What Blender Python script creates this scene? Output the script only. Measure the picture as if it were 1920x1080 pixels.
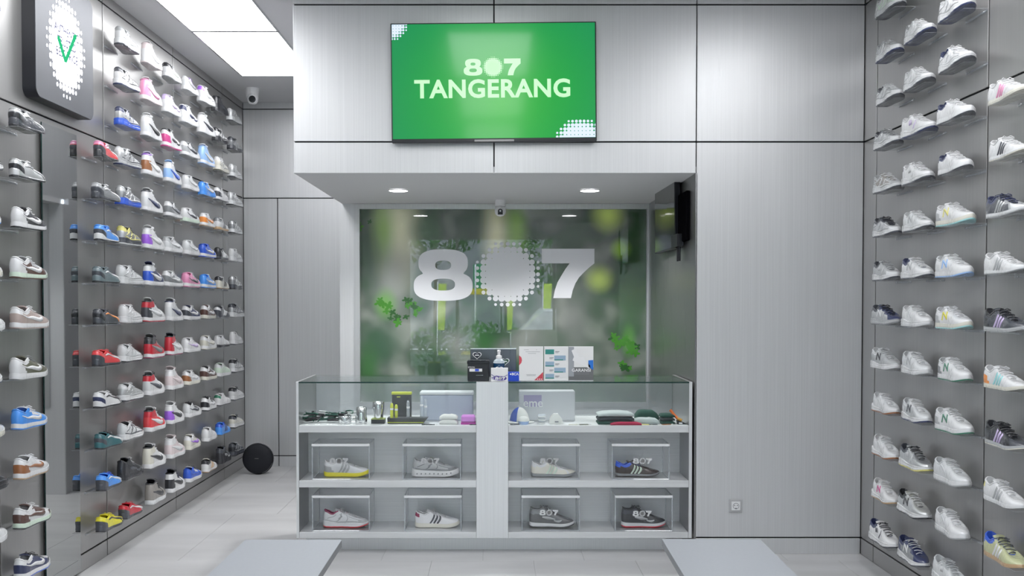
import bpy, bmesh, math, random
from mathutils import Vector, Matrix
random.seed(7)
for o in list(bpy.data.objects): bpy.data.objects.remove(o)
SC = bpy.context.scene
COL = SC.collection
PI = math.pi
# ------------------------------------------------------------------ camera, world, exposure
F = 1736.0; PITCH = math.radians(1.3); EYE = 1.556
SHX = 27 / 1920.0; SHY = (F * math.tan(PITCH) + 27) / 1920.0
cd = bpy.data.cameras.new('camera'); cam = bpy.data.objects.new('camera', cd); COL.objects.link(cam)
cd.sensor_width = 36.0; cd.lens = F / 1920 * 36; cd.shift_x = SHX; cd.shift_y = SHY; cd.clip_start = 0.05
cam.location = (0, 0, EYE); cam.rotation_euler = (PI / 2 - PITCH, 0, 0)
SC.camera = cam
SC.view_settings.view_transform = 'Standard'; SC.view_settings.look = 'None'
SC.view_settings.gamma = 1.0; SC.view_settings.use_curve_mapping = False
SC.view_settings.exposure = 0.50
PANEL_LIGHT = 5.2; SKY = 5.0; DOWNLIGHT = 14.0
SC.cycles.transparent_max_bounces = 40

w = bpy.data.worlds.new('world'); SC.world = w; w.use_nodes = True
bg = w.node_tree.nodes['Background']; bg.inputs['Color'].default_value = (0.80, 0.88, 1.0, 1); bg.inputs['Strength'].default_value = SKY

def at(px, py, Y):
    xc = (px - 960) / F + SHX * 1920 / F; yc = (540 - py) / F + SHY * 1920 / F
    c, s = math.cos(PITCH), math.sin(PITCH)
    d = Vector((xc, yc * s + c, yc * c - s))
    return Vector((0, 0, EYE)) + d * (Y / d.y)
def atx(px, Y, py=567): return at(px, py, Y).x
def atz(py, Y, px=933): return at(px, py, Y).z

# ------------------------------------------------------------------ materials
def newmat(name):
    m = bpy.data.materials.new(name); m.use_nodes = True
    return m, m.node_tree, m.node_tree.nodes['Principled BSDF']
def plain(name, col, rough=0.5, metal=0.0, coat=0.0, emit=None, es=1.0, spec=0.5, noise=0.0):
    m, nt, b = newmat(name)
    b.inputs['Base Color'].default_value = (*col, 1); b.inputs['Roughness'].default_value = rough
    b.inputs['Metallic'].default_value = metal; b.inputs['Coat Weight'].default_value = coat
    b.inputs['Coat Roughness'].default_value = 0.08
    b.inputs['Specular IOR Level'].default_value = spec
    if emit: b.inputs['Emission Color'].default_value = (*emit, 1); b.inputs['Emission Strength'].default_value = es
    if noise:
        n = nt.nodes.new('ShaderNodeTexNoise'); n.inputs['Scale'].default_value = 60; n.inputs['Detail'].default_value = 3
        r = nt.nodes.new('ShaderNodeMapRange'); r.inputs['To Min'].default_value = rough - noise; r.inputs['To Max'].default_value = rough + noise
        tc = nt.nodes.new('ShaderNodeTexCoord'); nt.links.new(tc.outputs['Object'], n.inputs['Vector'])
        nt.links.new(n.outputs['Fac'], r.inputs['Value']); nt.links.new(r.outputs['Result'], b.inputs['Roughness'])
    return m
def brushed(name, col, rough=0.38, metal=0.6, horizontal=False, amt=0.045, bump=0.06):
    m, nt, b = newmat(name)
    tc = nt.nodes.new('ShaderNodeTexCoord'); mp = nt.nodes.new('ShaderNodeMapping')
    geo = nt.nodes.new('ShaderNodeNewGeometry')
    nt.links.new(geo.outputs['Position'], mp.inputs['Vector'])
    mp.inputs['Scale'].default_value = (2, 2, 120) if horizontal else (150, 150, 1.2)
    n = nt.nodes.new('ShaderNodeTexNoise'); n.inputs['Scale'].default_value = 1.0; n.inputs['Detail'].default_value = 4
    nt.links.new(mp.outputs['Vector'], n.inputs['Vector'])
    cr = nt.nodes.new('ShaderNodeMapRange'); cr.inputs['From Min'].default_value = .3; cr.inputs['From Max'].default_value = .7
    cr.inputs['To Min'].default_value = 1 - amt; cr.inputs['To Max'].default_value = 1 + amt
    nt.links.new(n.outputs['Fac'], cr.inputs['Value'])
    mx = nt.nodes.new('ShaderNodeVectorMath'); mx.operation = 'SCALE'; mx.inputs[0].default_value = col
    nt.links.new(cr.outputs['Result'], mx.inputs['Scale']); nt.links.new(mx.outputs['Vector'], b.inputs['Base Color'])
    rr = nt.nodes.new('ShaderNodeMapRange'); rr.inputs['To Min'].default_value = rough - .07; rr.inputs['To Max'].default_value = rough + .07
    nt.links.new(n.outputs['Fac'], rr.inputs['Value']); nt.links.new(rr.outputs['Result'], b.inputs['Roughness'])
    bp = nt.nodes.new('ShaderNodeBump'); bp.inputs['Strength'].default_value = bump; bp.inputs['Distance'].default_value = .001
    nt.links.new(n.outputs['Fac'], bp.inputs['Height']); nt.links.new(bp.outputs['Normal'], b.inputs['Normal'])
    b.inputs['Metallic'].default_value = metal
    return m
def glassy(name, tint=(1, 1, 1), refl=0.10, rough=0.02, ior=1.45, dens=0.0, body=(.8, .85, .9)):
    m, nt, b = newmat(name); nt.nodes.remove(b)
    out = nt.nodes['Material Output']
    t = nt.nodes.new('ShaderNodeBsdfTransparent'); t.inputs['Color'].default_value = (*tint, 1)
    g = nt.nodes.new('ShaderNodeBsdfGlossy'); g.inputs['Roughness'].default_value = rough
    fr = nt.nodes.new('ShaderNodeLayerWeight'); fr.inputs['Blend'].default_value = .5
    pw = nt.nodes.new('ShaderNodeMath'); pw.operation = 'POWER'; pw.inputs[1].default_value = 5
    nt.links.new(fr.outputs['Facing'], pw.inputs[0])
    ad = nt.nodes.new('ShaderNodeMath'); ad.operation = 'MULTIPLY_ADD'; ad.use_clamp = True; ad.inputs[1].default_value = .6; ad.inputs[2].default_value = refl
    nt.links.new(pw.outputs[0], ad.inputs[0])
    mix = nt.nodes.new('ShaderNodeMixShader'); nt.links.new(ad.outputs[0], mix.inputs['Fac'])
    nt.links.new(t.outputs[0], mix.inputs[1]); nt.links.new(g.outputs[0], mix.inputs[2])
    last = mix
    if dens:
        d = nt.nodes.new('ShaderNodeBsdfDiffuse'); d.inputs['Color'].default_value = (*body, 1)
        m2 = nt.nodes.new('ShaderNodeMixShader'); m2.inputs['Fac'].default_value = dens
        nt.links.new(mix.outputs[0], m2.inputs[1]); nt.links.new(d.outputs[0], m2.inputs[2]); last = m2
    nt.links.new(last.outputs[0], out.inputs['Surface'])
    return m
M = {}
M['panel'] = brushed('brushed_aluminium_panel', (.64, .645, .655), rough=.38, metal=.48)
M['sidepanel'] = brushed('aluminium_side_darkened', (.42, .415, .41), rough=.34, metal=.7)  # side copy of the panel metal; dull grazing reflection put into its colour
M['counter'] = brushed('brushed_counter_steel', (.72, .73, .74), rough=.40, metal=.5)
M['counter_h'] = brushed('brushed_counter_steel_cross', (.68, .69, .70), rough=.42, metal=.4, horizontal=True)
M['gap'] = plain('joint_black', (.012, .012, .016), .8)
M['ceiling'] = plain('ceiling_paint', (.64, .64, .65), .7)
M['niche'] = brushed('niche_metal_darkened', (.34, .34, .345), rough=.30, metal=.9)  # same metal, colour darkened to stand for the dark window it reflects
M['black'] = plain('satin_black', (.012, .013, .018), .35)
M['blackgloss'] = plain('gloss_black', (.01, .012, .016), .08, coat=.5)
M['white'] = plain('white_plastic', (.8, .8, .81), .35)
M['whitepaper'] = plain('white_card', (.78, .78, .78), .5)
M['silver'] = plain('silver_metal', (.7, .7, .71), .22, metal=1)
M['frame'] = brushed('window_frame_metal', (.62, .62, .63), rough=.35, metal=.8)
M['acrylic'] = glassy('clear_acrylic', (.996, .998, 1.0), refl=.015)
M['acrylic_edge'] = glassy('acrylic_edge', (.97, .98, .99), refl=.15, dens=.22)  # whitish body paints in the bright highlight along acrylic edges
M['glass'] = glassy('counter_glass', (.975, .99, .985), refl=.03)
M['glass_edge'] = plain('green_glass_edge', (.006, .035, .03), .15, coat=.3)
M['mirror'] = plain('mirror_silver', (.44, .45, .45), .03, metal=1)
M['lamp'] = plain('lamp_panel', (1, 1, 1), .5, emit=(.97, .98, 1), es=PANEL_LIGHT)
M['down'] = plain('downlight_face', (1, 1, 1), .5, emit=(1, .98, 1), es=DOWNLIGHT)
M['bench'] = plain('bench_laminate', (.35, .37, .40), .35, noise=.05)
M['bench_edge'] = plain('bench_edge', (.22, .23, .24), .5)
M['frost'] = plain('frosted_vinyl', (.86, .87, .90), .45, coat=.2)

# ------------------------------------------------------------------ mesh helpers
class MB:
    def __init__(s): s.v = []; s.f = []; s.m = []
    def add(s, vs, fs, m=0):
        k = len(s.v); s.v += [tuple(v) for v in vs]; s.f += [tuple(i + k for i in f) for f in fs]
        s.m += [m] * len(fs) if isinstance(m, int) else list(m)
        return s
    def box(s, x0, x1, y0, y1, z0, z1, m=0, bev=0.0):
        if bev:
            b = bev; pts = []
            for (sx, X) in ((1, x0), (-1, x1)):
                for (sy, Y) in ((1, y0), (-1, y1)):
                    for (sz, Z) in ((1, z0), (-1, z1)):
                        pts += [(X, Y + sy * b, Z + sz * b), (X + sx * b, Y, Z + sz * b), (X + sx * b, Y + sy * b, Z)]
            bm = bmesh.new(); [bm.verts.new(p) for p in pts]
            bmesh.ops.convex_hull(bm, input=bm.verts[:]); bm.verts.ensure_lookup_table(); bm.verts.index_update()
            s.add([v.co for v in bm.verts], [[v.index for v in f.verts] for f in bm.faces], m); bm.free(); return s
        vs = [(x, y, z) for x in (x0, x1) for y in (y0, y1) for z in (z0, z1)]
        return s.add(vs, [(0, 1, 3, 2), (4, 6, 7, 5), (0, 4, 5, 1), (2, 3, 7, 6), (0, 2, 6, 4), (1, 5, 7, 3)], m)
    def rings(s, rs, m=0, cap=True, closed=True):
        n = len(rs[0]); vs = [p for r in rs for p in r]; fs = []
        for i in range(len(rs) - 1):
            for j in range(n if closed else n - 1):
                a, b = i * n + j, i * n + (j + 1) % n
                fs.append((a, b, b + n, a + n))
        if cap: fs += [tuple(range(n))[::-1], tuple(range((len(rs) - 1) * n, len(rs) * n))]
        return s.add(vs, fs, m)
    def tube(s, pts, r, n=8, m=0, cap=True):
        pts = [Vector(p) for p in pts]; rs = []
        up = None
        for i, p in enumerate(pts):
            d = (pts[min(i + 1, len(pts) - 1)] - pts[max(i - 1, 0)]).normalized()
            if up is None: up = Vector((0, 0, 1)) if abs(d.z) < .9 else Vector((1, 0, 0))
            a = d.cross(up).normalized(); b = a.cross(d).normalized(); up = b
            rr = r[i] if isinstance(r, (list, tuple)) else r
            rs.append([p + (a * math.cos(2 * PI * k / n) + b * math.sin(2 * PI * k / n)) * rr for k in range(n)])
        return s.rings(rs, m, cap)
    def lathe(s, prof, c=(0, 0, 0), n=24, m=0, axis='z', cap=True):
        rs = []
        for (r, h) in prof:
            ring = []
            for k in range(n):
                a = 2 * PI * k / n
                p = (r * math.cos(a), r * math.sin(a), h)
                if axis == 'y': p = (p[0], -p[2], p[1])
                if axis == 'x': p = (p[2], p[0], p[1])
                ring.append((c[0] + p[0], c[1] + p[1], c[2] + p[2]))
            rs.append(ring)
        return s.rings(rs, m, cap)
    def mesh(s, name, smooth=False):
        me = bpy.data.meshes.new(name); me.from_pydata(s.v, [], s.f); me.update()
        if any(s.m): me.polygons.foreach_set('material_index', s.m)
        if smooth: me.polygons.foreach_set('use_smooth', [True] * len(s.f))
        bm = bmesh.new(); bm.from_mesh(me); bmesh.ops.recalc_face_normals(bm, faces=bm.faces[:]); bm.to_mesh(me); bm.free()
        return me
    def build(s, name, mats, parent=None, smooth=False, sharp=None):
        me = s.mesh(name, smooth)
        if not isinstance(mats, (list, tuple)): mats = [mats]
        for m in mats: me.materials.append(m)
        if sharp is not None:
            me.polygons.foreach_set('use_smooth', [True] * len(me.polygons)); me.set_sharp_from_angle(angle=math.radians(sharp))
        return link(name, me, parent)
def link(name, data, parent=None, loc=None, rz=None):
    o = bpy.data.objects.new(name, data); COL.objects.link(o)
    if parent: o.parent = parent
    if loc is not None: o.location = loc
    if rz is not None: o.rotation_euler = (0, 0, rz)
    return o
def tag(o, label=None, cat=None, group=None, kind=None):
    if label: o['label'] = label
    if cat: o['category'] = cat
    if group: o['group'] = group
    if kind: o['kind'] = kind
    return o
def thing(name, label, cat, loc=(0, 0, 0), rz=0.0, group=None):
    return tag(link(name, None, None, loc, rz), label, cat, group)
def to_mesh(name, curve, parent, loc):
    tmp = bpy.data.objects.new('tmp', curve); me = bpy.data.meshes.new_from_object(tmp)
    mats = [m for m in curve.materials]; bpy.data.objects.remove(tmp)
    if not me.materials:
        for m in mats: me.materials.append(m)
    me.name = name
    return link(name, me, parent, loc)
def text(name, s, size, loc, mat, parent=None, rot=(PI / 2, 0, 0), ext=.0008, bold=0.0, sx=1.0, align='CENTER', space=1.0):
    c = bpy.data.curves.new(name, 'FONT'); c.body = s; c.size = size; c.extrude = ext; c.offset = bold
    c.align_x = align; c.align_y = 'CENTER'; c.space_character = space; c.materials.append(mat); c.resolution_u = 4
    o = to_mesh(name, c, parent, loc); o.rotation_euler = rot; o.scale = (sx, 1, 1)
    return o
def shape2d(name, loops, mat, parent, loc, rot=(PI / 2, 0, 0), ext=.0008, scale=1.0):
    c = bpy.data.curves.new(name, 'CURVE'); c.dimensions = '2D'; c.fill_mode = 'BOTH'; c.extrude = ext
    for lp in loops:
        sp = c.splines.new('POLY'); sp.points.add(len(lp) - 1)
        for i, p in enumerate(lp): sp.points[i].co = (p[0] * scale, p[1] * scale, 0, 1)
        sp.use_cyclic_u = True
    c.materials.append(mat); o = to_mesh(name, c, parent, loc); o.rotation_euler = rot
    return o
def sup(cx, cy, a, b, n=2.6, k=40):
    r = []
    for i in range(k):
        t = 2 * PI * i / k; c, s = math.cos(t), math.sin(t)
        r.append((cx + a * math.copysign(abs(c) ** (2 / n), c), cy + b * math.copysign(abs(s) ** (2 / n), s)))
    return r
def eight_loops():
    def hx(y, cy, a, b, n=2.7):
        q = abs((y - cy) / b)
        return a * (1 - q ** n) ** (1 / n) if q < 1 else 0
    R = []
    N = 60
    for i in range(N + 1):
        y = .5 * math.cos(PI * i / N)
        R.append((max(hx(y, .235, .47, .265), hx(y, -.215, .56, .285)), y))
    out = R + [(-x, y) for x, y in R[::-1][1:-1]]
    return [out, sup(0, .19, .15, .09), sup(0, -.185, .225, .115)]
def seven_loops():
    A = [(0, .5), (1, .5), (1, .205)]
    A += [(.90, .12), (.80, .02), (.71, -.08), (.64, -.2), (.59, -.34), (.555, -.5)]
    A += [(.22, -.5), (.25, -.34), (.30, -.18), (.37, -.05), (.45, .09), (.53, .205), (0, .205)]
    return [A]
def dots_mesh(R, n=13, seg=12, yface=True, squeeze=1.0):
    mb = MB(); st = 2 * R / (n - 1)
    for i in range(n):
        for j in range(n):
            x = (i - (n - 1) / 2) * st; y = (j - (n - 1) / 2) * st
            d = math.hypot(x, y) / R
            if d > 1.03: continue
            r = st * (.76 if d < .62 else .76 - (d - .62) * 1.4)
            if r < .2 * st: r = .2 * st
            mb.add([(x + r * math.cos(2 * PI * k / seg), y + r * math.sin(2 * PI * k / seg), 0) for k in range(seg)], [tuple(range(seg))])
    return mb
def logo(parent, c, h, mat, rotz=0.0, nm='logo', ext=.0006, dd=13, glass=False):
    """the 8 . 7 mark, total height h, centred at c, facing -Y (rotz turns it)"""
    mt = Matrix.Translation(Vector(c)) @ Matrix.Rotation(rotz, 4, 'Z')
    rot = (PI / 2, 0, rotz)
    shape2d(nm + '_eight', eight_loops(), mat, parent, mt @ Vector((-1.18 * h, 0, 0)), rot, ext, h)
    shape2d(nm + '_seven', seven_loops(), mat, parent, mt @ Vector((.68 * h, 0, 0)), rot, ext, h)
    mb = dots_mesh(.60 * h, dd)
    o = mb.build(nm + '_dots', mat, parent); o.location = mt @ Vector((.02 * h, -ext, 0)); o.rotation_euler = rot
    return o

# ------------------------------------------------------------------ room shell
XL, XR, YF, YB, YW, H = -2.40, 2.247, 5.71, 8.77, 7.46, 3.44
YS = -1.6
NL, NR = -1.25, 1.215      # niche sides
ZS = 2.349                 # soffit
G = .005
# floor with tiles
mfl, nt, b = newmat('cement_tile')
geo = nt.nodes.new('ShaderNodeNewGeometry')
n1 = nt.nodes.new('ShaderNodeTexNoise'); n1.inputs['Scale'].default_value = 1.1; n1.inputs['Detail'].default_value = 6
mp = nt.nodes.new('ShaderNodeMapping'); mp.inputs['Scale'].default_value = (1, 3.5, 1)
nt.links.new(geo.outputs['Position'], mp.inputs['Vector']); nt.links.new(mp.outputs['Vector'], n1.inputs['Vector'])
rp = nt.nodes.new('ShaderNodeValToRGB'); rp.color_ramp.elements[0].color = (.44, .44, .445, 1); rp.color_ramp.elements[1].color = (.55, .55, .555, 1)
rp.color_ramp.elements[0].position = .3; rp.color_ramp.elements[1].position = .7
nt.links.new(n1.outputs['Fac'], rp.inputs['Fac']); nt.links.new(rp.outputs['Color'], b.inputs['Base Color'])
b.inputs['Roughness'].default_value = .42
M['tile'] = mfl
M['grout'] = plain('grout', (.40, .40, .40), .8)
fl = MB().box(XL - .1, XR + .1, YS - .1, YB + .1, -.08, -.003).build('floor', M['grout']); tag(fl, kind='structure')
TW, TL = .613, 1.226
tile_me = {}
def tile(x0, x1, y0, y1):
    x0, x1 = max(x0, XL), min(x1, XR); y1 = min(y1, YB)
    if x1 - x0 < .03 or y1 - y0 < .03: return
    key = (round(x1 - x0, 3), round(y1 - y0, 3))
    if key not in tile_me:
        me = MB().box(.001, key[0] - .001, .001, key[1] - .001, -.003, 0, bev=.0008).mesh('tile'); me.materials.append(M['tile']); tile_me[key] = me
    link('tile', tile_me[key], fl, (x0, y0, 0))
for r in range(9):
    y0 = 8.0 - TL * (r - 1) - TL
    off = 0.217 if r % 2 else 0.217 - TW / 2
    for i in range(-6, 6):
        tile(off + i * TW, off + (i + 1) * TW, max(y0, YS), y0 + TL)
ce = MB().box(XL - .1, XR + .1, YS - .1, YB + .1, H, H + .08).build('ceiling', M['ceiling']); tag(ce, kind='structure')

def wall(name, backing, panels, mat):
    """backing box; panels as (x0,x1,y0,y1,z0,z1) boxes"""
    wo = MB().box(*backing).build(name, M['gap']); tag(wo, kind='structure')
    for p in panels:
        MB().box(*p, bev=.0015).build('panel', mat, wo)
    return wo
ZR = [(0, .096), (.105, 2.535), (2.544, 3.370), (3.379, H)]
# left wall
ys = [YB - .006, 8.105, 6.885, 5.664, 4.444, 3.224, 2.004, .784, -.436, YS]
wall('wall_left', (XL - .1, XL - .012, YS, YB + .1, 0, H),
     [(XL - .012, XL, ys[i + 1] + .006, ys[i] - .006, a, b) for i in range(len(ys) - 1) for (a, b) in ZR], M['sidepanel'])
ys = [YF - .004, 5.51, 4.265, 3.04, 1.82, .6, -.62, YS]
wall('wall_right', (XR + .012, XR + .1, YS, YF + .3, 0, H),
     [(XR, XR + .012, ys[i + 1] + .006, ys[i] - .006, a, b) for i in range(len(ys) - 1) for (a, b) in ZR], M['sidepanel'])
# far back wall (left passage)
pl = []
for (a, b) in ZR:
    xs = [XL, -2.076, -.86] if b < 2.6 else [XL, -.86]
    pl += [(xs[i] + .004, xs[i + 1] - .004, YB - .012, YB, a, b) for i in range(len(xs) - 1)]
wall('wall_back', (XL, -.86, YB, YB + .1, 0, H), pl, M['panel'])
# front right wall (beside the counter) and its niche return
wall('wall_back_right', (NR + .012, XR + .1, YF, YF + .1, 0, H),
     [(NR + .006, XR - .004, YF - .012, YF, a, b) for (a, b) in ZR], M['panel'])
wall('wall_niche_right', (NR + .012, NR + .11, YF, YW + .1, 0, ZS + .1),
     [(NR, NR + .012, YF - .012, YW, 0, ZS)], M['niche'])
# fascia above the counter
xm = -.022
pn = []
for (a, b) in [(ZS, 2.535), (2.544, 3.370), (3.379, H)]:
    pn += [(NL, xm - .004, YF - .012, YF, a, b), (xm + .004, NR, YF - .012, YF, a, b)]
wall('wall_fascia', (NL + .005, NR + .01, YF, YF + .08, ZS + .005, H), pn, M['panel'])
sof = MB().box(NL, NR + .005, YF - .001, YW + .02, ZS, ZS + .04).build('ceiling_niche', M['ceiling']); tag(sof, kind='structure')
MB().box(NL, NL + .03, YF + .08, YB - .02, ZS + .04, H).build('wall_fascia_side', M['panel'])['kind'] = 'structure'
# window wall
wx0, wx1 = atx(675, YW), atx(1212, YW); wz1 = atz(392, YW); wz0 = .75
ww = MB()
ww.box(NL - .02, wx0 - .045, YW, YW + .1, 0, ZS); ww.box(wx1 + .03, NR, YW, YW + .1, 0, ZS)
ww.box(wx0 - .045, wx1 + .03, YW, YW + .1, 0, wz0 - .04); ww.box(wx0 - .045, wx1 + .03, YW, YW + .1, wz1 + .04, ZS)
ww = ww.build('wall_niche_back', M['panel']); tag(ww, kind='structure')
MB().box(NL - .02, NL + .02, YW + .1, YB - .012, 0, ZS + .05).build('wall_passage_right', M['panel'])['kind'] = 'structure'
# shopfront behind the camera: side piers, header, glass doors
sf = MB(); sf.box(XL, -1.62, YS - .1, YS, 0, H); sf.box(1.05, XR, YS - .1, YS, 0, H); sf.box(-1.62, 1.05, YS - .1, YS, 2.68, H)
tag(sf.build('wall_front', M['panel']), kind='structure')
dw = link('door_1', None); tag(dw, kind='structure')
for x in (-1.62, -.75, .12, .99):
    MB().box(x, x + .05, YS - .08, YS - .03, 0, 2.68).build('door_frame', M['silver'], dw)
for x in (-.69, .06):
    MB().tube([(x, YS + .03, .8), (x, YS + .03, 1.5)], .014).build('door_handle', M['silver'], dw)
for x in (-1.57, -.70, .17):
    MB().box(x, x + .82, YS - .06, YS - .052, 0, 2.68).build('pane', M['glass'], dw)
# ------------------------------------------------------------------ sneakers
L = .285
def interp(tab, x):
    if x <= tab[0][0]: return tab[0][1]
    for (a, va), (b, vb) in zip(tab, tab[1:]):
        if x <= b:
            k = (x - a) / (b - a); k = k * k * (3 - 2 * k) if b - a > .05 else k
            return va + (vb - va) * k
    return tab[-1][1]
WT = [(0, 0), (.008, .014), (.03, .023), (.08, .030), (.18, .034), (.32, .034), (.45, .034), (.6, .041), (.72, .0450), (.82, .0415), (.89, .0345), (.94, .0255), (.975, .0155), (.993, .008), (1, 0)]
def wl(a):    # piecewise linear is smoother here
    for (p, vp), (q, vq) in zip(WT, WT[1:]):
        if a <= q: return vp + (vq - vp) * (a - p) / (q - p)
    return 0
TYPES = {
 # T: top line height over a-top, xa: collar front, xf: throat front, z1: midsole top at heel / fore
 'court': dict(T=[(0, .106), (.08, .090), (.20, .078), (.34, .098), (.48, .084), (.72, .058)], xa=.33, xf=.72, z=(.029, .024), ot=.006, flare=.003),
 'high': dict(T=[(0, .136), (.10, .133), (.20, .136), (.30, .143), (.36, .138), (.50, .100), (.72, .060)], xa=.29, xf=.70, z=(.029, .026), ot=.006, flare=.003),
 'mid': dict(T=[(0, .128), (.10, .112), (.20, .110), (.31, .128), (.45, .100), (.72, .058)], xa=.31, xf=.70, z=(.032, .026), ot=.008, flare=.003),
 'racer': dict(T=[(0, .092), (.08, .082), (.2, .068), (.34, .082), (.5, .068), (.74, .044)], xa=.33, xf=.71, z=(.020, .014), ot=.008, flare=.001),
 'runner': dict(T=[(0, .116), (.07, .100), (.2, .082), (.34, .104), (.48, .088), (.74, .058)], xa=.33, xf=.74, z=(.040, .028), ot=.008, flare=.006),
 'slim': dict(T=[(0, .100), (.08, .084), (.2, .070), (.34, .088), (.5, .070), (.72, .046)], xa=.33, xf=.71, z=(.021, .017), ot=.005, flare=.002),
 'wave': dict(T=[(0, .118), (.08, .100), (.2, .090), (.34, .110), (.5, .092), (.74, .066)], xa=.33, xf=.74, z=(.048, .036), ot=.005, flare=.010),
 'flared': dict(T=[(0, .112), (.08, .094), (.2, .078), (.34, .098), (.5, .080), (.74, .050)], xa=.33, xf=.72, z=(.034, .022), ot=.008, flare=.010),
}
class Shoe:
    def __init__(s, kind):
        s.k = kind; s.p = TYPES[kind]
    def zb(s, a):     # underside with toe spring and heel bevel
        z = 0
        if a > .68: z += .016 * ((a - .68) / .32) ** 2
        if a < .10: z += .005 * ((.10 - a) / .10) ** 2
        return z
    def zm(s, a):     # top of midsole
        z0, z1 = s.p['z']; z = z0 + (z1 - z0) * min(1, a / .6) + s.zb(a) * .8
        if s.k == 'racer': z += .022 * math.exp(-(a / .13) ** 2) + .004 * math.exp(-((a - 1) / .06) ** 2)
        if s.k == 'court' or s.k == 'high': z += .004 * math.exp(-((a - 1) / .06) ** 2)
        if s.k == 'runner': z += .004 * math.sin(a * 11)
        if s.k == 'flared': z += .010 * math.exp(-(a / .12) ** 2)
        return z
    def foot(s, a, side, off=0.0):
        w = wl(a)
        if side > 0: w *= .93
        cx = .5
        x = a * L
        # outward offset
        ox = (-1 if a < .06 else (1 if a > .95 else 0)) * off * (1 - min(1, w / .024)) 
        y = side * (w + off * min(1, w / .012))
        y += (.006 * math.sin(PI * a)) * 1.0 - .003      # banana curve of a right foot
        return x + ox, y
    def top(s, a, side):
        xf = s.p['xf']; at_ = .025 + a * (xf - .025)
        e0 = min(1, max(0, (at_ - .025) / .09)); e1 = min(1, max(0, (xf - at_) / .05))
        if at_ < s.p['xa']: c = .027
        else:
            k = min(1, (at_ - s.p['xa']) / .12); c = .027 + (.014 - .027) * k
        c *= math.sqrt(max(0, 1 - (1 - e0) ** 2)) * math.sqrt(max(0, 1 - (1 - e1) ** 2))
        T = interp(s.p['T'], at_)
        x = at_ * L
        if s.k == 'high': x += .008 * (1 - a)
        return Vector((x, side * c + .006 * math.sin(PI * at_) - .003, T))
    def S(s, a, t, side):
        bx, by = s.foot(a, side); z0 = s.zm(a) - .004
        B = Vector((bx, by, z0)); P = s.top(a, side)
        fr = min(1, max(0, (a - .62) / .33)); fr = fr * fr * (3 - 2 * fr)
        zr = (.60 + .24 * fr)
        out = .0035 if a > .12 else .006 * (1 - a / .12) + .0035
        kx = -1 if a < .05 else 0
        C = Vector((B.x + kx * .006 * (1 - a / .05) + .002 * fr, B.y + side * out * (1 - .5 * fr), z0 + zr * (P.z - z0)))
        if s.k in ('high', 'mid') and a < .5:
            q = (.5 - a) / .5; C.y += -side * .004 * q
        u = 1 - t
        return B * (u * u) + C * (2 * u * t) + P * (t * t)
    def nrm(s, a, t, side):
        e = .012
        d1 = s.S(min(1, a + e), t, side) - s.S(max(0, a - e), t, side); d2 = s.S(a, min(1, t + e), side) - s.S(a, max(0, t - e), side)
        n = d1.cross(d2) * (-side)
        n = -n if n.y * side < 0 and abs(n.y) > 1e-9 else n
        return n.normalized() if n.length > 1e-9 else Vector((1, 0, 0))
    def loop(s, N=26):
        A = [(1 - math.cos(PI * i / N)) / 2 for i in range(N + 1)]
        return [(a, -1) for a in A] + [(a, 1) for a in A[::-1][1:-1]]
    def upper(s):
        lp = s.loop(28); nt_ = 12; n = len(lp)
        grid = []
        for i in range(nt_ + 1):
            grid += [s.S(a, i / nt_, sd) for a, sd in lp]
        fs, ms = [], []
        for i in range(nt_):
            t = (i + .5) / nt_
            for j in range(n):
                j2 = (j + 1) % n
                a = (lp[j][0] + lp[j2][0]) / 2
                fs.append((i * n + j, i * n + j2, (i + 1) * n + j2, (i + 1) * n + j))
                ms.append(s.zone(a, t))
        return MB().add(grid, fs, ms)
    def zone(s, a, t):
        k = s.k
        if a < .10 and t > .60: return 6
        col_t = {'high': .60, 'mid': .66}.get(k, .76)
        if a > .80 - .12 * (t > .5): 
            if k in ('court', 'high'): return 2 if (t < .42 or a < .78) and not (t > .42 and a > .8) else 1
            if k == 'slim': return 2 if t < .75 and a > .84 else 1
            return 2 if t < .42 else 1
        if a < .46 and t > col_t + .15 * max(0, a - .2): return 4
        if a >= .36 and t > .78: return 5
        if k == 'racer' and a < .20 and t < .46: return 3
        if k != 'racer' and a < .24 - .10 * t and t < .60: return 3
        if k in ('high', 'court') and .42 < a < .70 and t > .52: return 5
        return 0
    def solemesh(s):
        lp = s.loop(26); p = s.p; mid = MB(); out = MB()
        fl = p['flare']
        def ring(zf, of): return [Vector((*s.foot(a, sd, of(a)), zf(a))) for a, sd in lp]
        def fle(a):
            v = fl
            if s.k == 'runner': v += .0018 * math.sin(a * 42)
            if s.k == 'flared': v = fl * (.4 + .9 * math.exp(-(a / .25) ** 2))
            return v
        zt = p['ot']
        bot = lambda a: s.zb(a) + zt; top = lambda a: s.zm(a)
        mp_ = lambda k: (lambda a: bot(a) + (top(a) - bot(a)) * k)
        mid.rings([ring(mp_(0), lambda a: fle(a) * .9), ring(mp_(.3), lambda a: fle(a) + .001), ring(mp_(.5), lambda a: fle(a) - (.002 if s.k in ('runner', 'flared') else 0)), ring(mp_(.7), fle), ring(mp_(.97), lambda a: fle(a) * .8), ring(mp_(1.0), lambda a: fle(a) * .3 - .001), ring(mp_(.9), lambda a: -.006)])
        out.rings([ring(lambda a: s.zb(a), lambda a: fle(a) * .5), ring(lambda a: s.zb(a) + zt * .5, lambda a: fle(a) + .0005), ring(lambda a: s.zb(a) + zt, lambda a: fle(a) * .95)])
        return mid, out
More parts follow.
